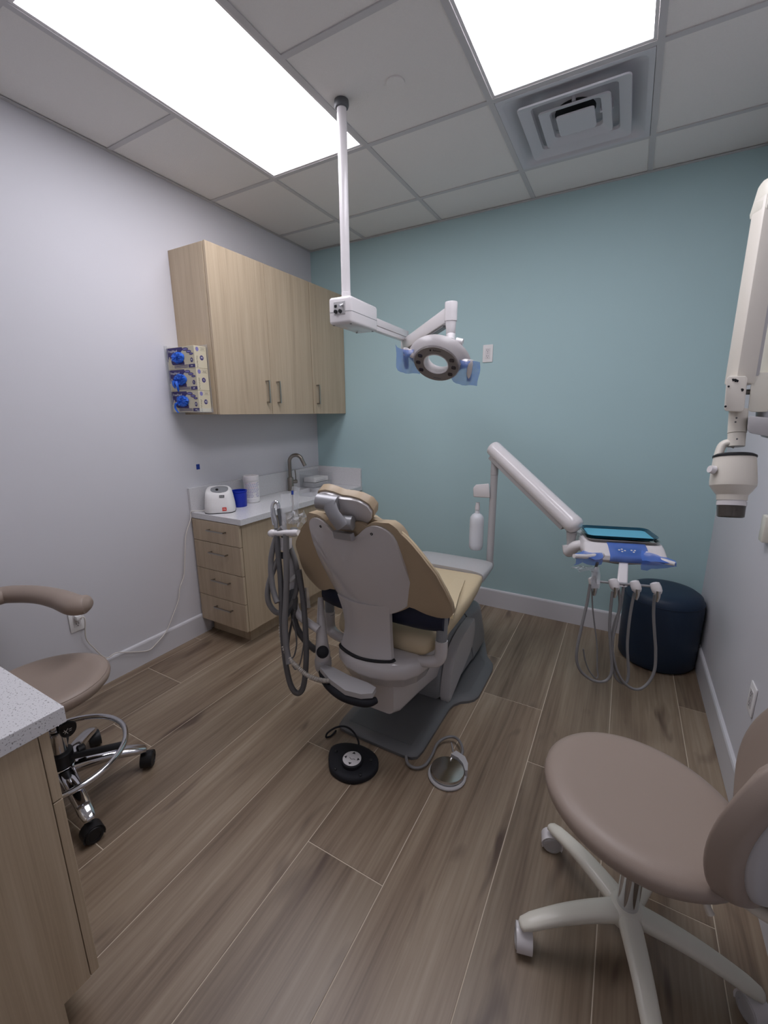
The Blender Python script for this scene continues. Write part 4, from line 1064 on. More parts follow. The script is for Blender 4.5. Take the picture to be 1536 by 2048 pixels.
obj('tray_liner', prismo([(x, y) for x, y in rrect(0.282, 0.168, 0.012, 4, 0, 0.005)], 0.8752, 0.8765, hf), M['traypap'], tt, 0, 'light blue paper liner')

# ================================================================ OTTOMAN
ox, oy = 2.690, -0.226
rr = [(0.188, 0.004), (0.199, 0.02), (0.202, 0.10), (0.203, 0.24), (0.203, 0.36), (0.199, 0.40), (0.188, 0.428), (0.165, 0.444), (0.12, 0.452), (0.06, 0.455), (0.001, 0.456)]
ot = thing('ottoman', 'round dark navy vinyl ottoman in the corner', 'ottoman', (ox, oy, 0))
obj('upholstery', latheo(rr, (ox, oy, 0), seg=48), M['navy'], ot, 60)
obj('seam', tubeo([V(ox + 0.2005 * math.cos(a), oy + 0.2005 * math.sin(a), 0.398) for a in [2 * math.pi * i / 24 for i in range(24)]], 0.0025, 6, 2, closed=True), M['navy'], ot, 60)
# ================================================================ STOOLS
def caster(c, rz, mw, mh, parent, r=0.03):
    """twin wheel caster, c on the floor under the arm tip"""
    d = V(math.cos(rz), math.sin(rz), 0); s = V(-d.y, d.x, 0)
    ct = c + V(0, 0, r)
    hood = new(); rs = []
    for k in range(13):
        a = math.radians(lerp(-25, 205, k / 12)); q = V(0, 0, 0) + d * math.cos(a) * (r + 0.004) + V(0, 0, 1) * math.sin(a) * (r + 0.004)
        qi = q * 0.86
        rs.append([ct + q - s * 0.021, ct + q + s * 0.021, ct + qi + s * 0.019, ct + qi - s * 0.019])
    loft(hood, rs)
    cs = obj('caster_hood', hood, mh, parent, 40)
    for sg in (-1, 1):
        obj('wheel', latheo([(r * 0.55, 0.0), (r, 0.001), (r, 0.014), (r * 0.9, 0.018), (r * 0.62, 0.019), (r * 0.6, 0.017), (0.001, 0.017)], ct + s * 0.004 * sg, s * sg, 24), mw, cs, 35)
    return cs
# ---- near stool on a white base
SX_, SY_ = 2.536, -1.956
ns = thing('operator_stool', 'taupe saddle-like stool with curved backrest on a white five-arm base', 'stool', (SX_, SY_, 0))
def star_arm(cx, cy, ang, L, z0, z1, w0, w1, h0, h1, m, parent):
    d = V(math.cos(ang), math.sin(ang), 0); s = V(-d.y, d.x, 0); rs = []
    for k in range(11):
        t = k / 10; r = lerp(0.02, L, t)
        z = lerp(z0, z1, t) + 0.014 * math.sin(t * math.pi)
        w, h = lerp(w0, w1, t ** 0.8), lerp(h0, h1, t)
        if k == 10: w *= 0.8; h *= 0.75
        p = V(cx, cy, z) + d * r
        rs.append([p + s * w * math.copysign(abs(math.cos(a)) ** 0.7, math.cos(a)) + V(0, 0, h * math.copysign(abs(math.sin(a)) ** 0.8, math.sin(a))) for a in [2 * math.pi * i / 16 for i in range(16)]])
    tip = V(cx, cy, z1) + d * (L + 0.006)
    e = [tip + s * w1 * 0.45 * math.cos(a) + V(0, 0, h1 * 0.4 * math.sin(a)) for a in [2 * math.pi * i / 16 for i in range(16)]]
    rs.append(e)
    return obj('base_arm', loft(new(), rs), m, parent, 60)
for k in range(5):
    a = math.radians(139.5 + 72 * k)
    star_arm(SX_, SY_, a, 0.292, 0.115, 0.082, 0.030, 0.021, 0.022, 0.014, M['ivory'], ns)
    caster(V(SX_ + 0.283 * math.cos(a), SY_ + 0.283 * math.sin(a), 0.0), a + (0.9, 1.3, 0.4, 2.2, 1.0)[k], M['lgrey'], M['white'], ns, 0.030)
obj('base_hub', latheo([(0.040, 0.088), (0.050, 0.10), (0.048, 0.125), (0.038, 0.137), (0.030, 0.140)], (SX_, SY_, 0)), M['ivory'], ns, 50)
obj('gas_column', latheo([(0.027, 0.138), (0.027, 0.30), (0.0255, 0.302), (0.0255, 0.303), (0.015, 0.304), (0.015, 0.43)], (SX_, SY_, 0), seg=32), M['chrome'], ns, 35)
obj('seat_plate', boxo((SX_ - 0.09, SY_ - 0.08, 0.425), (SX_ + 0.12, SY_ + 0.08, 0.438), 0.004, 1), M['black'], ns, 0)
# seat: dished pad, long axis towards the backrest
back_dir = V(0.86, -0.50, 0).normalized(); side_dir = V(0.50, 0.86, 0)
SCX, SCY = 2.524, -1.962
def seat_surface(cx, cy, ra, rb, ztop, zbot, dish, tilt, fwd, side, n=56):
    rs = []
    prof = [(0.02, zbot), (0.55, zbot), (0.80, zbot + 0.006), (0.92, zbot + 0.020), (0.98, lerp(zbot, ztop, 0.45)), (1.0, lerp(zbot, ztop, 0.64)), (0.99, lerp(zbot, ztop, 0.78)), (0.955, ztop - 0.010), (0.90, ztop - 0.004), (0.82, ztop), (0.7, ztop - dish * 0.35), (0.5, ztop - dish * 0.75), (0.25, ztop - dish), (0.02, ztop - dish)]
    for k, z in prof:
        row = []
        for i in range(n):
            a = 2 * math.pi * i / n; ca, sa = math.cos(a), math.sin(a)
            x, y = ca * ra * k, sa * rb * k
            zz = z + tilt * x
            row.append(V(cx, cy, 0) + fwd * x + side * y + V(0, 0, zz))
        rs.append(row)
    return loft(new(), rs)
obj('seat', seat_surface(SCX, SCY, 0.238, 0.214, 0.512, 0.428, 0.006, 0.0, back_dir, side_dir), M['taupe'], ns, 60)
# backrest: curved pad with grey shell, carried by a bar from below the seat
BC = V(SCX, SCY, 0) + back_dir * 0.236 + V(0.040, 0.034, 0.668)
bdir = V(0.95, -0.31, 0).normalized(); sdir = V(0.31, 0.95, 0).normalized()
def back_grid(off0, off1, w, h, curve, puff, name, m, parent, ztilt=0.12, nx=18, nz=14):
    bm = new(); g = {}
    for side in (0, 1):
        for i in range(nx + 1):
            for j in range(nz + 1):
                u = -1 + 2 * i / nx; v = -1 + 2 * j / nz
                # superellipse disc mapping
                uu = u * math.sqrt(max(0, 1 - 0.42 * v * v)); vv = v * math.sqrt(max(0, 1 - 0.42 * u * u))
                e = max(0.0, 1 - max(abs(u), abs(v)) ** 6)
                o = off0 - puff * e if side == 0 else off1 + puff * 0.3 * e
                p = BC + sdir * (uu * w) + V(0, 0, vv * h) + bdir * (o - curve * uu * uu + ztilt * vv * h)
                g[side, i, j] = bm.verts.new(p)
    for side in (0, 1):
        for i in range(nx):
            for j in range(nz):
                bm.faces.new([g[side, i, j], g[side, i + 1, j], g[side, i + 1, j + 1], g[side, i, j + 1]])
    lp = [(i, 0) for i in range(nx)] + [(nx, j) for j in range(nz)] + [(i, nz) for i in range(nx, 0, -1)] + [(0, j) for j in range(nz, 0, -1)]
    for k in range(len(lp)):
        a, c = lp[k], lp[(k + 1) % len(lp)]
        bm.faces.new([g[0, a[0], a[1]], g[0, c[0], c[1]], g[1, c[0], c[1]], g[1, a[0], a[1]]])
    return obj(name, bev_rim(bm, 0.010, 3, 45), m, parent, 60)
back_grid(-0.018, 0.028, 0.182, 0.216, 0.085, 0.016, 'backrest', M['taupe'], ns)
back_grid(0.030, 0.052, 0.165, 0.188, 0.075, 0.0, 'backrest_shell', M['lgrey'], ns)
obj('backrest_bar', tubeo([V(SX_, SY_, 0.430) + back_dir * 0.05, V(SX_, SY_, 0.425) + back_dir * 0.20, V(SX_, SY_, 0.45) + back_dir * 0.285, V(SX_, SY_, 0.56) + back_dir * 0.298], [0.016, 0.015, 0.015, 0.014], 12, 6), M['white2'], ns, 60)
lv = V(2.66, -2.10, 0.425)
obj('height_lever', tubeo([V(SX_ + 0.05, SY_ - 0.05, 0.425), lerp(V(SX_ + 0.05, SY_ - 0.05, 0.42), lv, 0.7), lv + V(0.01, 0.0, -0.04)], [0.006, 0.006, 0.008], 10, 4), M['white2'], ns, 60)

# ---- assistant stool by the left wall
AX, AY = 0.632, -2.474
asx = thing('assistant_stool', 'taupe stool with padded torso arm, chrome base and foot ring', 'stool', (AX, AY, 0))
a0 = math.atan2(-2.227 - AY, 0.763 - AX)
for k in range(5):
    a = a0 + math.radians(72 * k)
    star_arm(AX, AY, a, 0.275, 0.125, 0.085, 0.032, 0.024, 0.024, 0.015, M['chrome'], asx)
    caster(V(AX + 0.278 * math.cos(a), AY + 0.278 * math.sin(a), 0.0), a + (1.2, 0.5, 2.0, 0.9, 1.6)[k], M['black'], M['black'], asx, 0.031)
obj('base_hub', latheo([(0.040, 0.095), (0.05, 0.11), (0.048, 0.14), (0.04, 0.15)], (AX, AY, 0)), M['chrome'], asx, 50)
obj('gas_column', latheo([(0.028, 0.145), (0.028, 0.30), (0.018, 0.302), (0.018, 0.42)], (AX, AY, 0)), M['chrome'], asx, 40)
zr = 0.185
obj('foot_ring', tubeo([V(AX + 0.217 * math.cos(a), AY + 0.217 * math.sin(a), zr + 0.006 * math.sin(a)) for a in [2 * math.pi * i / 24 for i in range(24)]], 0.0105, 12, 3, closed=True), M['chrome'], asx, 60)
obj('ring_collar', latheo([(0.030, 0.15), (0.042, 0.155), (0.042, 0.205), (0.032, 0.212)], (AX, AY, 0)), M['black'], asx, 40)
spe = at_z(242, 1492, 0.18); as0 = math.atan2(spe.y - AY, spe.x - AX)
for k in range(3):
    a = as0 + math.radians(105 * k)
    obj('ring_spoke', tubeo([V(AX + 0.03 * math.cos(a), AY + 0.03 * math.sin(a), zr - 0.008), V(AX + 0.222 * math.cos(a), AY + 0.222 * math.sin(a), zr)], 0.017, 10, 2, rb=0.010), M['black'], asx, 50)
kq = at_z(160, 1495, 0.14)
obj('ring_knob', latheo([(0.012, -0.014), (0.018, -0.010), (0.018, 0.010), (0.012, 0.014)], V(AX, AY, 0.18) + V(0.02, 0.062, 0), (0.2, 1, 0), 16), M['black'], asx, 40)
# tilt lever with white mark
l0, l1 = V(AX, AY, 0.40) + V(0.03, 0.02, 0), at_z(136, 1459, 0.30)
obj('lever_rod', tubeo([V(AX, AY, 0.41), l1 + V(-0.03, -0.01, 0.02), l1], 0.006, 10, 4), M['black'], asx, 60)
kd = (V(CAM_LOC.x, CAM_LOC.y, CAM_LOC.z) - l1).normalized()
kx = V(0, 0, 1).cross(kd).normalized(); ky = kd.cross(kx)
lf2 = axes(l1, V(0.321, 0.947, 0), V(0.10, -0.034, 0.99))
pd_ = obj('lever_paddle', prismo(smooth2([(-0.026, 0.020), (0.0, 0.034), (0.026, 0.022), (0.024, -0.010), (0.004, -0.030), (-0.020, -0.022)], 3), -0.006, 0.006, lf2, 0.003, 2), M['black'], asx, 40)
b = new()
for a, c in (((-0.012, 0.008), (-0.002, -0.012)), ((-0.012, -0.010), (0.0, 0.010)), ((0.002, 0.004), (0.012, 0.006)), ((0.002, -0.004), (0.010, -0.002)), ((-0.016, 0.0), (-0.006, 0.001))):
    pa, pc = Vector(a + (0,)), Vector(c + (0,)); n_ = (pc - pa).normalized(); n_ = Vector((-n_.y, n_.x, 0)) * 0.0010
    for sgn in (1, -1):
        prism(b, [tuple((pa + n_)[:2]), tuple((pc + n_)[:2]), tuple((pc - n_)[:2]), tuple((pa - n_)[:2])], sgn * 0.006, sgn * 0.0066, lf2)
obj('lever_mark', b, M['inkw'], pd_, 0)
fw = V(-0.947, 0.321, 0); sd = V(0.321, 0.947, 0)
obj('seat', seat_surface(AX - 0.02, AY + 0.0, 0.215, 0.212, 0.512, 0.435, 0.018, -0.03, fw, sd), M['taupe'], asx, 60)
obj('seat_seam', tubeo([V(AX - 0.02, AY, 0) + fw * (0.207 * math.cos(a)) + sd * (0.204 * math.sin(a)) + V(0, 0, 0.500 - 0.03 * 0.207 * math.cos(a)) for a in [2 * math.pi * i / 32 for i in range(32)]], 0.0018, 6, 2, closed=True), M['taupe'], asx, 60)
obj('seat_plate', latheo([(0.10, 0.42), (0.12, 0.426), (0.12, 0.434)], (AX, AY, 0)), M['black'], asx, 40)
arm = [at_z(172, 1208, 0.715), at_z(150, 1210, 0.715), at_z(118, 1198, 0.72), at_z(80, 1190, 0.725), at_z(40, 1188, 0.725), at_z(0, 1192, 0.725), at_z(-50, 1215, 0.725), at_z(-90, 1265, 0.72)]
e0 = arm[0] + (arm[0] - arm[1]).normalized() * 0.02
obj('torso_arm', tubeo([e0] + arm, [0.018, 0.046, 0.050, 0.046, 0.042, 0.042, 0.042, 0.042, 0.038], 18, 6, rb=[0.014, 0.036, 0.040, 0.038, 0.036, 0.036, 0.036, 0.036, 0.03], up=(0, 0, 1)), M['taupe'], asx, 60)
sp = arm[-2]
obj('torso_arm_post', tubeo([V(AX, AY, 0.428), V(AX, AY, 0.425) + (V(sp.x, sp.y, 0) - V(AX, AY, 0)) * 0.7, V(lerp(AX, sp.x, 0.98), lerp(AY, sp.y, 0.98), 0.47), V(sp.x, sp.y, 0.60), V(sp.x, sp.y, 0.70)], 0.011, 12, 5), M['chrome'], asx, 60)
# ================================================================ X-RAY UNIT ON THE RIGHT WALL
xr = thing('x_ray_unit', 'wall-mounted dental x-ray head on a folded off-white arm', 'x-ray unit', (W, -1.15, 1.40))
TX = 1.30
def xp(u, v, t=TX): return at_depth(u, v, t)
# long lower arm (a box section), elbow cap on top
def slab_arm(p0, p1, w, d, m, name, bev=0.008):
    dd = (p1 - p0).normalized(); s = V(0.872, 0.488, 0); s = (s - dd * s.dot(dd)).normalized(); u = dd.cross(s).normalized()
    b = new(); box(b, (-w / 2, 0, -d / 2), (w / 2, (p1 - p0).length, d / 2), bev, 2, axes(p0, s, dd, s.cross(dd)))
    return obj(name, b, m, xr, 40)
pa, pb = xp(1478, 770), xp(1540, 395, 1.25)
slab_arm(pa, pb, 0.060, 0.050, M['white2'], 'x_ray_arm')
slab_arm(lerp(pa, pb, 0.04) + V(0.03, 0.012, 0), lerp(pa, pb, 0.95) + V(0.03, 0.012, 0), 0.022, 0.034, M['lgrey'], 'x_ray_arm_cover')
slab_arm(pb + V(0.004, 0.0, -0.06), pb + V(0.02, 0.01, 0.05), 0.085, 0.072, M['ivory'], 'elbow_cap', 0.02)
q0, q1 = xp(1548, 800, 1.34), xp(1585, 420, 1.32)
slab_arm(q0, q1, 0.068, 0.055, M['ivory'], 'x_ray_arm')
kb = new(); loft(kb, [[xp(*q, t) for q in ((1453, 758), (1458, 752), (1492, 752), (1495, 757), (1488, 820), (1484, 824), (1451, 822), (1448, 818))] for t in (TX - 0.045, TX + 0.02)])
kb_ = obj('arm_knuckle', bev_rim(kb, 0.003, 2, 30), M['white2'], xr, 40)
for u, v, r in ((1470, 761, 0.005), (1466, 760, 0.004), (1474, 762, 0.004), (1457, 773, 0.003), (1484, 780, 0.0045), (1451, 813, 0.003)):
    p = xp(u, v, TX - 0.0455); vd = ray(u, v).normalized()
    obj('screw', cylo(p + vd * 0.002, p - vd * 0.001, r, seg=12), M['black'], kb_, 40)
kb2 = new(); loft(kb2, [[xp(*q, t) for q in ((1504, 750), (1510, 745), (1552, 745), (1552, 824), (1502, 824), (1496, 820))] for t in (TX - 0.02, TX + 0.05)])
obj('arm_knuckle', bev_rim(kb2, 0.003, 2, 30), M['ivory'], xr, 40)
obj('knuckle_pin', cylo(xp(1490, 784), xp(1506, 784), 0.008, seg=12), M['alu'], xr, 40)
# horizontal arm to the wall
hb0_ = xp(1500, 850, 1.31); 
b = new(); loft(b, [[xp(*q, t) for q in ((1496, 834), (1502, 832), (1560, 838), (1560, 878), (1500, 866), (1494, 860))] for t in (TX - 0.05, TX + 0.05)])
obj('wall_arm', bev_rim(b, 0.005, 2, 30), M['lgrey'], xr, 40)
wp = xp(1556, 856, TX)
obj('wall_arm', boxo((wp.x - 0.03, wp.y - 0.045, wp.z - 0.03), (W - 0.03, wp.y + 0.045, wp.z + 0.03), 0.006, 2), M['lgrey'], xr, 40)
obj('wall_plate', boxo((W - 0.035, wp.y - 0.11, wp.z - 0.15), (W - 0.001, wp.y + 0.11, wp.z + 0.12), 0.008, 2), M['white2'], xr, 40)
obj('arm_swivel', cylo(xp(1532, 822), xp(1532, 840), 0.024, seg=20), M['alu'], xr, 40)
# neck, yoke, head
n0, n1, n2, n3 = xp(1477, 820), xp(1474, 866), xp(1473.5, 867), xp(1472, 893)
obj('neck', cylo(n0, n1, 0.0235, seg=24), M['white2'], xr, 40)
obj('neck_ring', cylo(n2, n3, 0.0225, 0.0215, seg=24), M['white2'], xr, 40)
for u, v in ((1473, 836), (1471, 844), (1474, 878)):
    p = xp(u, v, TX - 0.024); obj('neck_screw', cylo(p, p - ray(u, v).normalized() * 0.002, 0.0025, seg=10), M['dgrey'], xr, 40)
yk = [xp(1472, 890, TX + 0.0), xp(1458, 886, TX + 0.01), xp(1444, 892, TX + 0.02), xp(1436, 915, TX + 0.02), xp(1431, 945, TX + 0.015)]
obj('yoke', tubeo(yk, [0.014, 0.016, 0.017, 0.016, 0.014], 12, 6, rb=0.012), M['white2'], xr, 60)
obj('yoke_knob', cylo(xp(1428, 940, TX), xp(1419, 938, TX), 0.013, 0.011, 16), M['white'], xr, 40)
HX = xp(1465.5, 965, TX)
axx = (xp(1461, 1030, TX) - xp(1469, 912, TX)).normalized()
HX0 = xp(1469, 913, TX)
k_ = TX / FPX
hdx = obj('x_ray_head', latheo([(0.046, 0.0), (0.052, 0.004), (0.0545, 0.03), (0.058, 0.078), (0.057, 0.090), (0.046, 0.108), (0.0385, 0.118), (0.0375, 0.134)], HX0, axx, 36), M['white2'], xr, 25)
obj('head_top_cap', latheo([(0.054, 0.003), (0.054, -0.002), (0.046, -0.007), (0.001, -0.008)], HX0, axx, 36), M['black'], hdx, 35, 'black top disc')
obj('head_ring', latheo([(0.036, 0.134), (0.035, 0.137), (0.037, 0.138), (0.037, 0.150), (0.035, 0.151)], HX0, axx, 36), M['white'], hdx, 30)
obj('aiming_cone', latheo([(0.0355, 0.150), (0.0335, 0.184), (0.030, 0.186), (0.030, 0.152)], HX0, axx, 36), M['smoke'], hdx, 35, 'smoky translucent aiming cone')
# hand switch on the right wall
hw = at_x(1541, 1055, W)
obj('x_ray_hand_switch', boxo((W - 0.026, hw.y - 0.032, hw.z - 0.055), (W - 0.001, hw.y + 0.02, hw.z + 0.045), 0.006, 2), M['ivory'], None, 40, 'small ivory hand switch on the wall under the x-ray unit', 'switch')

# ================================================================ OUTLETS
def outlet(c, n, label, duplex=True, dx=None):
    n = Vector(n); s = V(0, 0, 1).cross(n)
    t = thing('wall_outlet', label, 'outlet', c)
    f = axes(c, s, (0, 0, 1), n)
    pl = obj('cover_plate', prismo(rrect(0.070, 0.115, 0.004, 2), 0.0005, 0.006, f, 0.0015, 2), M['paper'], t, 40)
    ins_ = obj('socket_insert', prismo(rrect(0.034, 0.068, 0.002, 2), 0.006, 0.0078, f), M['white'], t, 0)
    for cy in (0.019, -0.019):
        for x, w, h in ((-0.006, 0.0022, 0.009), (0.006, 0.0022, 0.0075)):
            obj('slot', prismo(rrect(w, h, 0.0005, 1, x, cy + 0.003), 0.0078, 0.0082, f), M['black'], ins_, 0)
        obj('ground_hole', prismo(ellipse(0.0025, 0.0025, 10, 0, cy - 0.008), 0.0078, 0.0082, f), M['black'], ins_, 0)
    obj('reset_button', prismo(rrect(0.010, 0.004, 0.0005, 1, 0, 0.0), 0.0078, 0.0088, f), M['red'] if False else M['lgrey'], ins_, 0)
    return f
outlet((1.5045, -0.0005, 1.857), (0, -1, 0), 'white wall outlet on the teal wall')
outlet((W - 0.0005, -1.228, 0.438), (-1, 0, 0), 'white wall outlet low on the wall past the navy ottoman')
f_l = outlet((0.0005, -2.080, 0.420), (1, 0, 0), 'white wall outlet with a plugged-in white cord')
obj('tape_scrap', prismo(rrect(0.026, 0.034, 0.002, 2), 0.0003, 0.001, axes((0, -1.256, 1.130), (0, 1, 0), (0, 0, 1))), M['tape'], None, 0, 'small scrap of blue tape on the pale wall', 'tape')

# ================================================================ WHITE CORD FROM THE COUNTER DEVICE TO THE OUTLET
pc = thing('power_cord', 'thin white cord running from the counter device to the wall outlet', 'cord', (0.03, -1.8, 0.15))
plug = V(0.022, -2.075, 0.425)
b = boxo((0.0095, -2.093, 0.427), (0.036, -2.067, 0.453), 0.005, 2)
obj('plug', b, M['paper'], pc, 40)
cw = [V(0.035, -2.077, 0.439), V(0.045, -2.06, 0.433)] + [at_x(u, v, 0.024) for u, v in ((172, 1276), (190, 1298), (205, 1312), (217, 1315), (232, 1306), (262, 1304), (296, 1301), (312, 1288), (333, 1262), (347, 1228), (357, 1200), (360, 1175), (368, 1150), (370, 1110), (372, 1070), (381, 1040))]
cw += [V(0.022, -1.364, 0.835), V(0.03, -1.359, 0.859), V(0.05, -1.335, 0.858), V(0.10, -1.29, 0.858)]
obj('cable', tubeo(cw, 0.0031, 10, 7), M['cord'], pc, 60)

# ================================================================ THINGS ON THE COUNTER
# device: sloped white housing, grey lid, red label
dv = thing('amalgamator', 'white tabletop mixing device with grey lid and red label', 'device', (0.13, -1.24, 0.85))
dvx, dvy = V(0.70, 0.714, 0), V(-0.714, 0.70, 0)
fd = axes((0.158, -1.240, 0.85), dvx, dvy)
def dsec(z, w, yf, yb, r, x0=0, dz=0.0): return [fd @ V(x, y, z + dz * (y - yf)) for x, y in rrect(w, yb - yf, r, 7, x0, (yf + yb) / 2)]
b = new(); loft(b, [dsec(0.004, 0.182, -0.082, 0.086, 0.05), dsec(0.010, 0.186, -0.085, 0.088, 0.052), dsec(0.05, 0.180, -0.080, 0.087, 0.052), dsec(0.09, 0.168, -0.072, 0.085, 0.05, -0.002, 0.10), dsec(0.118, 0.156, -0.062, 0.083, 0.048, -0.004, 0.18), dsec(0.128, 0.140, -0.048, 0.078, 0.044, -0.006, 0.22), dsec(0.131, 0.115, -0.034, 0.070, 0.04, -0.006, 0.24)])
obj('housing', b, M['paper'], dv, 60)
obj('base_gasket', prismo([(fd @ V(x, y, 0)).xy[:] for x, y in rrect(0.186, 0.172, 0.052, 6, 0, 0.002)], 0.8503, 0.8545), M['black'], dv, 0)
lidf = axes(fd @ V(0.006, -0.004, 0.1365), dvx, V(dvy.x, dvy.y, 0.27))
ld = obj('lid', prismo(smooth2([(-0.050, 0.034), (0.0, 0.052), (0.044, 0.038), (0.050, 0.0), (0.034, -0.036), (-0.004, -0.046), (-0.040, -0.030), (-0.056, 0.002)], 3), -0.006, 0.0075, lidf, 0.004, 2), M['grey'], dv, 50, 'grey lid')
obj('lid_knob', latheo([(0.008, 0.0), (0.009, 0.006), (0.006, 0.010), (0.001, 0.011)], lidf @ V(-0.016, -0.012, 0.0075), lidf.col[2].xyz, 16), M['black'], ld, 50)
fr_ = axes(fd @ V(0.030, -0.0843, 0.028), dvx, V(dvy.x * 0.1, dvy.y * 0.1, 0.99))
obj('red_label', prismo(rrect(0.025, 0.022, 0.001, 2), 0.0, 0.002, fr_), M['red'], dv, 0)
obj('label_print', marks(new(), fr_, -0.009, -0.004, 0.018, 0.009, 5, 0.002, 0.0023, 5), M['inkw'], dv, 0)
fr2 = axes(fd @ V(0.020, -0.0668, 0.108), dvx, V(dvy.x * 0.42, dvy.y * 0.42, 0.9))
obj('display', prismo(rrect(0.030, 0.015, 0.001, 2), 0.0, 0.002, fr2), M['dgrey'], dv, 0)
obj('display_print', marks(new(), fr2, -0.011, -0.005, 0.022, 0.010, 5, 0.002, 0.0023, 6), M['lgrey'], dv, 0)
# blue cup
bcp = V(0.155, -1.075, 0.8505)
obj('storage_cup', latheo([(0.001, 0.003), (0.044, 0.0), (0.046, 0.003), (0.0495, 0.098), (0.052, 0.100), (0.052, 0.110), (0.048, 0.110), (0.043, 0.006), (0.001, 0.006)], bcp), M['bluecup'], None, 40, 'royal blue plastic tub beside the wipes canister', 'tub')
wc = V(0.115, -0.925, 0.8505)
wt = thing('wipes_canister', 'tall white wipes canister with printed label', 'canister', wc)
obj('canister_body', latheo([(0.050, 0.0), (0.054, 0.004), (0.054, 0.028), (0.0525, 0.03), (0.0525, 0.148), (0.054, 0.150), (0.054, 0.158)], wc, seg=36), M['paper'], wt, 35)
obj('lid', latheo([(0.0565, 0.156), (0.0565, 0.186), (0.053, 0.190), (0.048, 0.190), (0.046, 0.184), (0.001, 0.184)], wc, seg=36), M['white'], wt, 35)
# printed text rows on the label, wrapped round the drum
b = new(); b2 = new(); rnd = random.Random(4)
ang0 = math.atan2(CAM_LOC.y - wc.y, CAM_LOC.x - wc.x)
for row in range(13):
    z = 0.138 - row * 0.0082; x = -0.046
    while x < 0.05:
        w = rnd.uniform(0.004, 0.014)
        tgt_ = b2 if (row in (0, 4) and rnd.random() < 0.6) else b
        if not (0.005 < x < 0.02 and row > 8):
            a1, a2 = ang0 + x / 0.0528, ang0 + (x + w) / 0.0528
            vs = [tgt_.verts.new(wc + V(0.0529 * math.cos(a), 0.0529 * math.sin(a), zz)) for a, zz in ((a1, z), (a2, z), (a2, z + 0.003), (a1, z + 0.003))]
            tgt_.faces.new(vs)
        x += w + 0.0035
obj('label_print', b, M['lilac'], wt, 0)
obj('label_print', b2, M['inkp'], wt, 0)
# faucet
fc_ = V(0.062, -0.455, 0.85)
fa = thing('faucet', 'brushed nickel gooseneck faucet at the sink', 'faucet', fc_)
obj('faucet_body', latheo([(0.027, 0.0005), (0.027, 0.006), (0.0235, 0.008), (0.0235, 0.105), (0.022, 0.108), (0.0155, 0.110), (0.0155, 0.115)], fc_, seg=28), M['bronze'], fa, 35)
R_ = 0.054
gp = [fc_ + V(0, 0, 0.11), fc_ + V(0, 0, 0.17), fc_ + V(0, 0, 0.235)]
dirf = V(0.93, 0.36, 0).normalized()
for k in range(1, 9):
    a = math.pi - math.radians(165) * k / 8
    gp.append(fc_ + V(0, 0, 0.235) + dirf * (R_ + R_ * math.cos(a)) + V(0, 0, R_ * math.sin(a)))
gp.append(gp[-1] + (gp[-1] - gp[-2]).normalized() * 0.05)
obj('gooseneck_spout', tubeo(gp, 0.0145, 16, 4), M['bronze'], fa, 60)
lvp = fc_ + V(0.016, 0.024, 0.072)
obj('lever_hub', cylo(fc_ + V(0.01, 0.015, 0.072), fc_ + V(0.028, 0.046, 0.072), 0.016, 0.015, 18), M['bronze'], fa, 40)
obj('lever_handle', tubeo([fc_ + V(0.022, 0.038, 0.08), fc_ + V(0.022, 0.04, 0.12), fc_ + V(0.019, 0.038, 0.165)], 0.0042, 10, 3), M['bronze'], fa, 60)
# acrylic organiser with two stacked boxes, by the backsplash corner
oc = V(0.085, -0.185, 0.8505)
og = thing('acrylic_organizer', 'clear acrylic organizer by the faucet', 'organizer', oc)
b = new()
x0, x1, y0, y1, hh = 0.024, 0.175, -0.30, -0.05, 0.135
for lo, hi in (((x0, y0, 0), (x1, y1, 0.003)), ((x0, y0, 0.003), (x0 + 0.003, y1, hh)), ((x0 + 0.003, y0, 0.003), (x1, y0 + 0.003, 0.11)), ((x0 + 0.003, y1 - 0.003, 0.003), (x1, y1, 0.11)), ((x1 - 0.003, y0 + 0.003, 0.003), (x1, y1 - 0.003, 0.045))):
    box(b, (lo[0], lo[1], 0.8508 + lo[2]), (hi[0], hi[1], 0.8508 + hi[2]))
obj('acrylic_box', b, M['acrylic'], og, 0)
for i, (z, lab, k) in enumerate(((0.8545, 'pale grey carton lying at the bottom of the acrylic organizer', 0.0), (0.8955, 'pale grey carton on top in the acrylic organizer', 0.008))):
    ct = thing('carton', lab, 'carton', (0.1, -0.175, z))
    obj('carton_body', boxo((0.035 + k, -0.275 + k, z), (0.162, -0.075 - k, z + 0.036), 0.002, 1), M['lgrey'] if i == 0 else M['paper'], ct, 0)
    obj('carton_print', boxo((0.1622, -0.255, z + 0.010), (0.1627, -0.12, z + 0.014)), M['lgrey'], ct, 0)

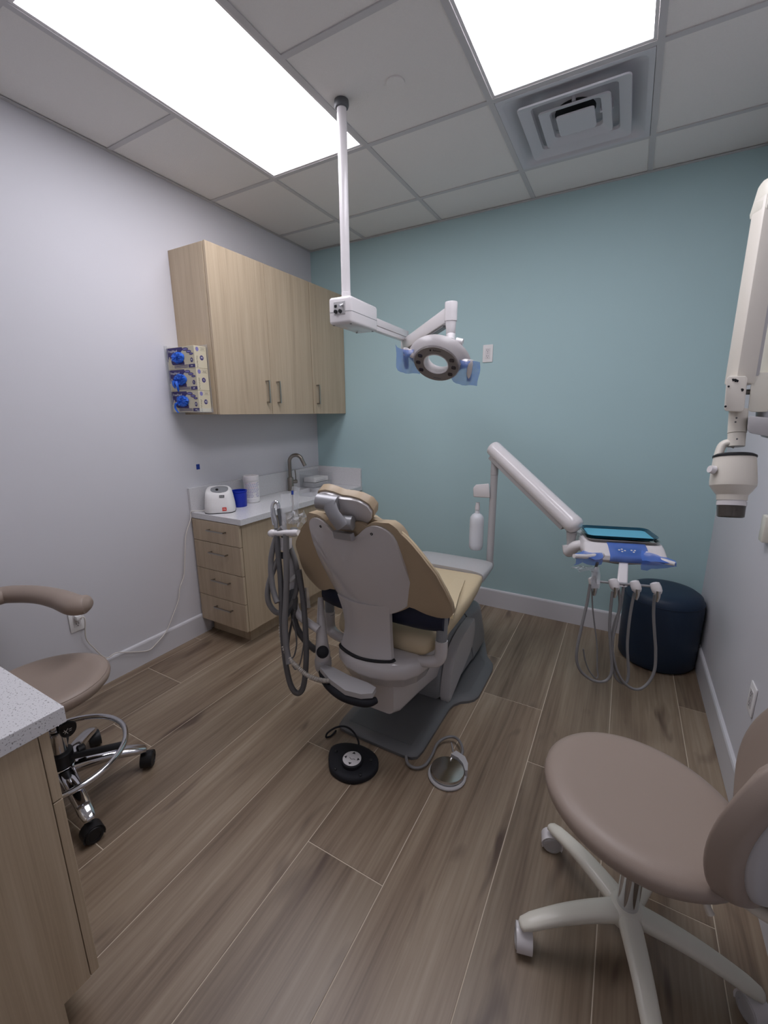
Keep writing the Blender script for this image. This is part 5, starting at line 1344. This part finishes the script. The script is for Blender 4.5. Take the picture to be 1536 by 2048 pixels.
# ================================================================ GLOVE BOXES IN THEIR ACRYLIC HOLDER
gh = thing('glove_box_holder', 'clear acrylic glove box holder on the side of the wall cabinet', 'holder', (0.13, -1.35, 1.47))
b = new()
for lo, hi in (((-0.008 + 0.012, -1.402, 1.470), (0.262, -1.309, 1.4735)), ((0.002, -1.402, 1.4735), (0.005, -1.309, 1.848)), ((0.005, -1.3125, 1.4735), (0.262, -1.3095, 1.848)), ((0.005, -1.402, 1.4735), (0.03, -1.399, 1.848)), ((0.235, -1.402, 1.4735), (0.262, -1.399, 1.487)), ((0.259, -1.399, 1.4735), (0.262, -1.31, 1.495))):
    box(b, lo, hi)
obj('acrylic_frame', b, M['acrylic'], gh, 0)
def glove_box(z, size, seed):
    x0, x1, y0, y1, hh = 0.010, 0.252, -1.394, -1.3135, 0.1195
    t = thing('glove_box', 'cream and navy glove box marked %s with a blue glove pulled out' % size, 'glove box', (0.13, -1.354, z), 'glove boxes in the acrylic holder')
    obj('carton', boxo((x0, y0, z), (x1, y1, z + hh), 0.001, 1), M['boxart'], t, 0)
    F = axes((x0, y0, z), (1, 0, 0), (0, 0, 1))       # front face, local z points to the room
    S = axes((x1, y0, z), (0, 1, 0), (0, 0, 1))       # side face
    e0, e1 = 0.0003, 0.0006
    def pr(pts, f, m='violet', nm='print_badge', lo=e0, hi=e1): obj(nm, prismo(pts, lo, hi, f), M[m], t, 0)
    pr([(0.002, 0.045), (0.04, 0.03), (0.05, 0.024), (0.15, 0.022), (0.15, 0.036), (0.13, 0.06), (0.12, 0.085), (0.15, 0.105), (0.14, 0.117), (0.002, 0.117)], F, 'violet', 'print_field')
    pr([(0.185, 0.004), (0.240, 0.004), (0.240, 0.022), (0.185, 0.022)], F)
    for cx_, cy_, rx_, ry_ in ((0.168, 0.104, 0.026, 0.0085), (0.196, 0.090, 0.022, 0.008), (0.216, 0.077, 0.017, 0.006)):
        pr(ellipse(rx_, ry_, 24, cx_, cy_), F, lo=e1, hi=e1 + 0.0003)
        pr(ellipse(rx_ - 0.005, ry_ - 0.004, 20, cx_, cy_), F, 'lilac', lo=e1 + 0.0003, hi=e1 + 0.0005)
    pr(ellipse(0.0115, 0.0125, 20, 0.215, 0.044), F); pr(ellipse(0.0125, 0.0135, 20, 0.046, 0.057), S)
    pr(ellipse(0.010, 0.012, 20, 0.020, 0.102), S, 'lilac')
    for k in range(3): pr([(0.06, 0.006 + 0.006 * k), (0.18, 0.006 + 0.006 * k), (0.18, 0.009 + 0.006 * k), (0.06, 0.009 + 0.006 * k)], F, 'violet', 'print_stripe')
    # pale hand picture on the dark corner
    prm = [(0.010, 0.004), (0.040, 0.004), (0.040, 0.030), (0.036, 0.045), (0.042, 0.058), (0.036, 0.062), (0.030, 0.048), (0.026, 0.070), (0.020, 0.070), (0.020, 0.050), (0.014, 0.062), (0.010, 0.040)]
    obj('hand_print', prismo(prm, e1, e1 + 0.0004, F), M['boxart'], t, 0)
    obj('box_name', text_bm('FreeHand', 0.020, F @ Matrix.Translation((0.058, 0.098, 0.0011)), squash=1.0), M['inkw'], t, 0)
    b = text_bm(size, 0.015, F @ Matrix.Translation((0.215, 0.044, 0.0011)))
    join(b, text_bm(size, 0.016, S @ Matrix.Translation((0.046, 0.057, 0.0011))))
    marks(b, F, 0.203, 0.009, 0.018, 0.008, 5, 0.0007, 0.0011, seed + 40)
    obj('size_mark', b, M['inkw'], t, 0)
    b = marks(new(), S, 0.044, 0.1, 0.024, 0.008, 6, e0, e1, seed + 50, 0.0005)
    marks(b, S @ Matrix.Translation((0.020, 0.004, 0)) @ Matrix.Rotation(math.radians(90), 4, 'Z'), 0, 0, 0.066, 0.011, 9, e0, e1, seed + 60)
    for px_, py_ in ((0.040, 0.112), (0.040, 0.096)):
        prism(b, [(px_, py_), (px_ + 0.032, py_), (px_ + 0.032, py_ + 0.0008), (px_, py_ + 0.0008)], e0, e1, S)
    obj('black_print', b, M['inkb'], t, 0)
    # glove bulging out of the oval slot
    rnd = random.Random(seed); b = new(); rs = []
    cx_, cy_ = 0.103, 0.062
    nseg = 26
    jit = [[rnd.uniform(-1, 1) for _ in range(nseg)] for _ in range(7)]
    for k, (r, d) in enumerate(((1.0, 0.0), (1.02, 0.004), (0.95, 0.009), (0.78, 0.013), (0.55, 0.015), (0.30, 0.016), (0.05, 0.014))):
        rs.append([F @ V(cx_ + math.cos(2 * math.pi * i / nseg) * 0.052 * r * (1 + 0.05 * jit[k][i]), cy_ + math.sin(2 * math.pi * i / nseg) * 0.031 * r * (1 + 0.06 * jit[k][i]), d + 0.0065 * jit[k][i] * (k > 0)) for i in range(nseg)])
    loft(b, rs)
    g = obj('glove', b, M['glove'], t, 20, 'crumpled blue glove')
    if seed != 1:
        sgn = -1 if seed == 3 else 1
        fx = cx_ - 0.01 if seed == 2 else cx_ - 0.035
        obj('glove_finger', tubeo([F @ V(fx, cy_ - 0.012, 0.024), F @ V(fx + 0.008 * sgn, cy_ - 0.035, 0.026), F @ V(fx + 0.004 * sgn, cy_ - 0.055, 0.020), F @ V(fx - 0.002 * sgn, cy_ - 0.066, 0.014)], [0.010, 0.008, 0.007, 0.003], 10, 4, rb=[0.006, 0.004, 0.003, 0.002]), M['glove'], g, 40)
        if seed == 2:
            obj('glove_finger', tubeo([F @ V(fx - 0.03, cy_ - 0.006, 0.022), F @ V(fx - 0.028, cy_ - 0.030, 0.025), F @ V(fx - 0.022, cy_ - 0.048, 0.018)], [0.012, 0.009, 0.004], 10, 4, rb=[0.006, 0.004, 0.002]), M['glove'], g, 40)
glove_box(1.4740, 'XS', 3)
glove_box(1.4740 + 0.1205, 'S', 2)
glove_box(1.4740 + 0.241, 'M', 1)
